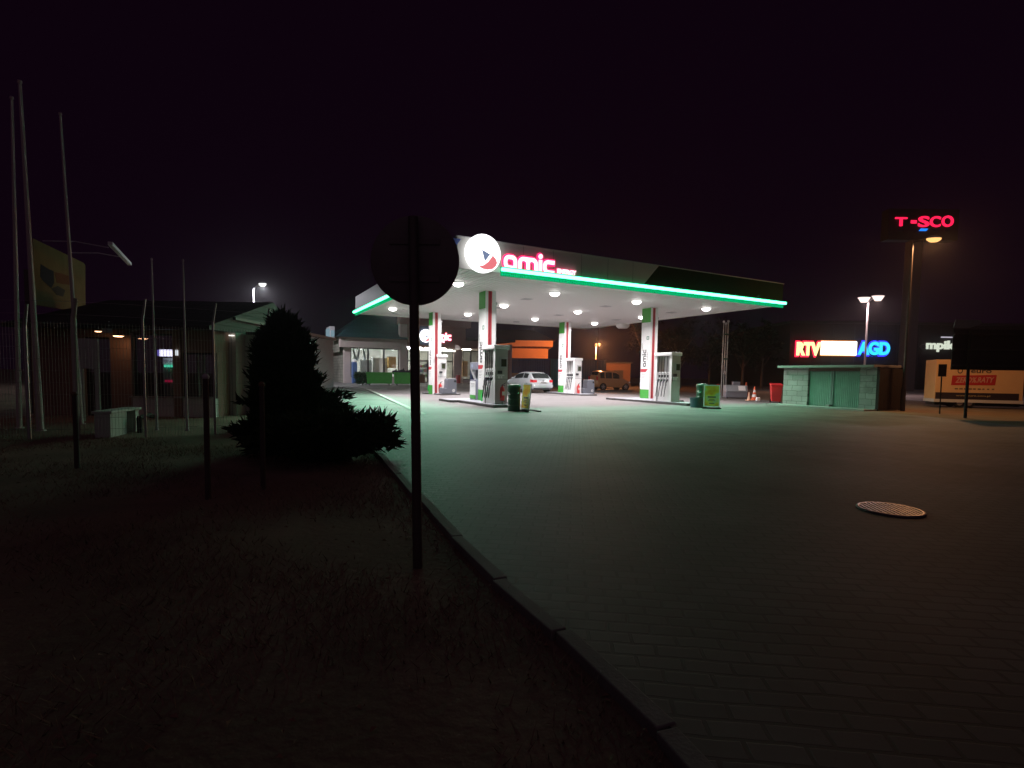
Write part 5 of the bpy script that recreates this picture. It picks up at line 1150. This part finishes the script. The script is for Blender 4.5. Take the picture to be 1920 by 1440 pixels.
zm = (l0[1] + l1[1]) / 2 + .10; m = MB(); m.box(l0[0] - .1, l1[0] + .3, -1.62, -1.5, zm - .05, zm + .05); m.build('tube_lamp', M('unlit_lamp_white', (.75, .72, .75), .5), t)
# flag poles
def pole(top, foot, Y, label, r0, mat, nm='flagpole', grp='tall flag poles at the far left'):
    a, b = D(*top, Y), D(*foot, Y); t = thing(nm, label, 'pole', (b.x, Y, -.12), 0, grp); dx = a.x - b.x; H = a.z + .12
    s = H / max(.1, (a.z - b.z)); bx = 0
    m = MB(); m.cyl((0, 0, 0), (dx, 0, H), r0, r0 * .45, 14); m.build('shaft', mat, t, smooth=True)
    m = MB(); m.lathe([(0, .05), (r0 * .6, .04), (r0 * .7, 0)], (dx, 0, H), 10); m.build('finial', mat, t, smooth=True)
    m = MB(); m.cyl((0, 0, 0), (dx * .02, 0, .1), r0 * 1.8, r0 * 1.5, 12); m.build('base_sleeve', mat, t)
    if r0 > .03: m = MB(); m.tube([(r0 + .01, -.03, .9), (dx * .5 + r0 * .8 + .012, -.035, H * .5), (dx + .02, -.03, H - .05)], .005, 5); m.build('halyard', white, t)
fpm = M('pole_white', (.5, .45, .42), .5, var=.15, vs=4)
pole((22, 185), (36, 790), 11.0, 'leftmost tall flag pole at the edge of the picture', .05, fpm)
pole((37, 155), (76, 800), 10.6, 'tallest flag pole, second from the left edge', .06, fpm)
pole((113, 215), (152, 780), 12.0, 'flag pole passing in front of the yellow billboard', .05, fpm)
pole((284, 488), (294, 800), 11.0, 'left slim short pole in front of the lit window sign', .028, lgrey, 'banner_pole', 'slim poles in front of the yard shop')
pole((343, 490), (351, 800), 11.0, 'right slim short pole beside the brown window pier', .028, lgrey, 'banner_pole', 'slim poles in front of the yard shop')
# mesh fence with bent topped posts
t = thing('mesh_fence', 'wire mesh fence with bent topped posts in front of the left yard', 'fence', (0, 0, 0))
fpts = [(D(-70, 700, 9.2).x, 9.2), (D(50, 700, 9.3).x, 9.3), (D(141, 700, 9.4).x, 9.4), (D(270, 700, 9.8).x, 9.8), (D(401, 700, 10.4).x, 10.4), (D(500, 700, 11.0).x, 11.0)]
tops = [600, 612, 600, 598, 602, 608]
for k, ((x, y), py) in enumerate(zip(fpts, tops)):
    zt = D(960, 703, y).z + (692 - py) / FPX * y
    m = MB(); r_ = (.03, .03, .04, .022, .022, .022)[k]; m.cyl((x, y, -.12), (x, y, zt), r_, n=10); m.cyl((x, y, zt), (x + .1, y - .05, zt + .36), r_, r_ * .8, 10); m.build('post', M('post_concrete', (.45, .46, .38), .8, var=.15) if k == 2 else steel, t, smooth=True)
wire = M('fence_wire', (.34, .34, .32), .5, .6, var=.1)
for (a, b) in zip(fpts, fpts[1:]):
    m = MB(); L_ = math.dist(a, b); n = int(L_ / .05)
    for k in range(1, n): q = k / n; x = a[0] + (b[0] - a[0]) * q; y = a[1] + (b[1] - a[1]) * q; m.cyl((x, y, -.08), (x, y, 2.05), .003, n=3, caps=False)
    for k in range(11): z = -.08 + .21 * k; m.cyl((a[0], a[1] + .004, z), (b[0], b[1] + .004, z), .003, n=3, caps=False)
    m.build('mesh_panel', wire, t)
m = MB()
for (a, b) in zip(fpts, fpts[1:]):
    for q in (.35, 1): m.cyl((a[0] + .1 * q, a[1] - .05 * q, 2.06 + .34 * q), (b[0] + .1 * q, b[1] - .05 * q, 2.06 + .34 * q), .003, n=4, caps=False)
m.build('barbed_wire', wire, t)
# short stakes
for k, (px, pyb, pyt) in enumerate(((145, 889, 742), (391, 950, 710), (494, 930, 724))):
    b_ = G(px, pyb, -.12); zt = D(px, pyt, b_.y).z + .12
    st = thing('wooden_stake', ['short stake in the grass below the bent post at far left', 'short stake with a pale top left of the conifer', 'short stake right in front of the columnar conifer'][k], 'stake', (b_.x, b_.y, -.12), 0, 'short stakes in the grass')
    m = MB(); m.cyl((0, 0, 0), (0, 0, zt), .028, .026, 10); m.build('shaft', M('stake_wood', (.07, .05, .045), .8, var=.3, vs=9), st); m = MB(); m.lathe([(.03, 0), (.034, .02), (.02, .045), (0, .05)], (0, 0, zt), 10); m.build('cap', lgrey if k == 1 else brown, st, smooth=True)
# light cabin with panelled walls, behind the fence
CYd = 15.0
def cpx(x, y): p = D(x, y, CYd); return p.x, p.z
x0, zt = cpx(402, 600); x1, _ = cpx(441, 600); x2, _ = cpx(487, 640)
t = thing('panel_cabin', 'pale panel clad cabin between the yard shop and the conifer', 'cabin', (x0, CYd, -.12)); W1 = x1 - x0; W2 = x2 - x0
clad = M('cabin_cladding', (.42, .40, .36), .7, var=.12, vs=2)
m = MB(); m.box(0, W1, 0, 4, 0, zt + .12); m.build('front_block', clad, t)
m = MB(); m.box(W1 + .01, W2, .5, 4, 0, zt - .25); m.build('side_block', M('cabin_green_grey', (.40, .43, .38), .7, var=.12), t)
m = MB(); m.box(-.08, W1 + .08, -.12, 4.1, zt + .122, zt + .2); m.box(W1 + .09, W2 + .1, .4, 4.1, zt - .248, zt - .17); m.build('roof', dgrey, t)
m = MB()
for k in range(1, 5): m.box(W1 * k / 5 - .006, W1 * k / 5 + .006, -.008, -.001, 0, zt + .1)
m.build('panel_joint', mgrey, t)
m = MB(); q = cpx(478, 682), cpx(484, 662); m.box(q[0][0] - x0, q[1][0] - x0, .46, .498, q[0][1] + .12, q[1][1] + .12); m.build('lit_window', EM('pale_lit_window', (.55, .6, .42), .35, False), t)
for px, py in ((436, 629),): q = cpx(px, py); m = MB(); m.box(q[0] - x0 - .06, q[0] - x0 + .06, -.1, -.01, q[1] + .1, q[1] + .13); m.build('wall_lamp', EM('cabin_lamp', (1, .95, .85), 1.6, False), t)
# far garage with strip lamp behind the conifer
GY = 34.0
x0, zt = (lambda p: (p.x, p.z))(D(470, 628, GY)); x1 = D(575, 628, GY).x
t = thing('far_garage', 'dark garage with a white strip lamp behind the conifer', 'garage', (x0, GY, 0)); W = x1 - x0
m = MB(); m.box(0, W, 0, 5, -.12, zt); m.build('wall', M('garage_wall', (.2, .2, .22), .8), t); m = MB(); m.box(-.2, W + .2, -.6, 5.2, zt + .01, zt + .2); m.build('roof', dgrey, t)
q = D(490, 636, GY), D(504, 634, GY); m = MB(); m.box(q[0].x - x0, q[1].x - x0, -.2, -.1, q[0].z, q[1].z + .03); m.build('strip_lamp', EM('garage_strip', (.85, .9, 1), 2.0), t)
q = D(513, 632, GY - .7); m = MB(); m.lathe([(0, -.07), (.07, 0), (0, .07)], (q.x - x0, -.7, q.z), 12); m.build('point_lamp', EM('garage_point', (.9, .9, 1), 3.0), t)
m = MB(); m.box(W * .55, W * .9, -.03, -.002, 0, 2.2); m.build('door', dgrey, t)
# white concrete box in the yard
p0 = G(208, 828, -.12); p1 = D(262, 812, p0.y + 1.15); p1.z = p0.z; dv = p1 - p0
t = thing('concrete_chest', 'pale concrete chest standing in the yard behind the fence', 'chest', p0, math.atan2(dv.y, dv.x)); L_ = dv.length; hh = D(208, 776, p0.y).z + .12
wc = M('pale_concrete', (.50, .54, .50), .8, var=.15, vs=5)
m = MB(); m.box(0, L_ * .55, 0, .26, 0, hh); m.box(L_ * .85, L_, 0, .26, 0, hh); m.box(L_ * .55, L_ * .85, .16, .26, 0, hh); m.build('body', wc, t, bevel=.01)
m = MB(); m.box(-.02, L_ + .06, -.03, .29, hh + .001, hh + .05); m.build('lid', wc, t, bevel=.01)
m = MB(); m.tube([(L_ * .7, -.15, 0), (L_ * .68, -.15, hh * .72), (L_ * .95, -.2, hh * .8), (L_ * 1.05, -.22, hh * .72)], .05, 8); o = m.build('standpipe', blackm); o.location = p0; o.rotation_euler = (0, 0, math.atan2(dv.y, dv.x)); tag(o, 'dark bent standpipe in front of the pale chest', 'pipe')

# ------------------------------------------------------------------ thin haze, added for the glow round the lamps
HAZE = 0.0006
if HAZE:
    m = MB(); m.box(-60, 110, -12, 125, -1.2, 26)
    hm = bpy.data.materials.new('halo_haze'); hm.use_nodes = True; N = hm.node_tree.nodes; L = hm.node_tree.links; N.clear()
    o_ = N.new('ShaderNodeOutputMaterial'); v_ = N.new('ShaderNodeVolumePrincipled'); v_.inputs['Color'].default_value = (.9, .9, .92, 1); v_.inputs['Density'].default_value = HAZE; v_.inputs['Anisotropy'].default_value = .85
    L.new(v_.outputs[0], o_.inputs['Volume'])
    tag(m.build('haze', hm), 'thin haze added over the whole forecourt to give the lamps halos', 'haze', kind='stuff')
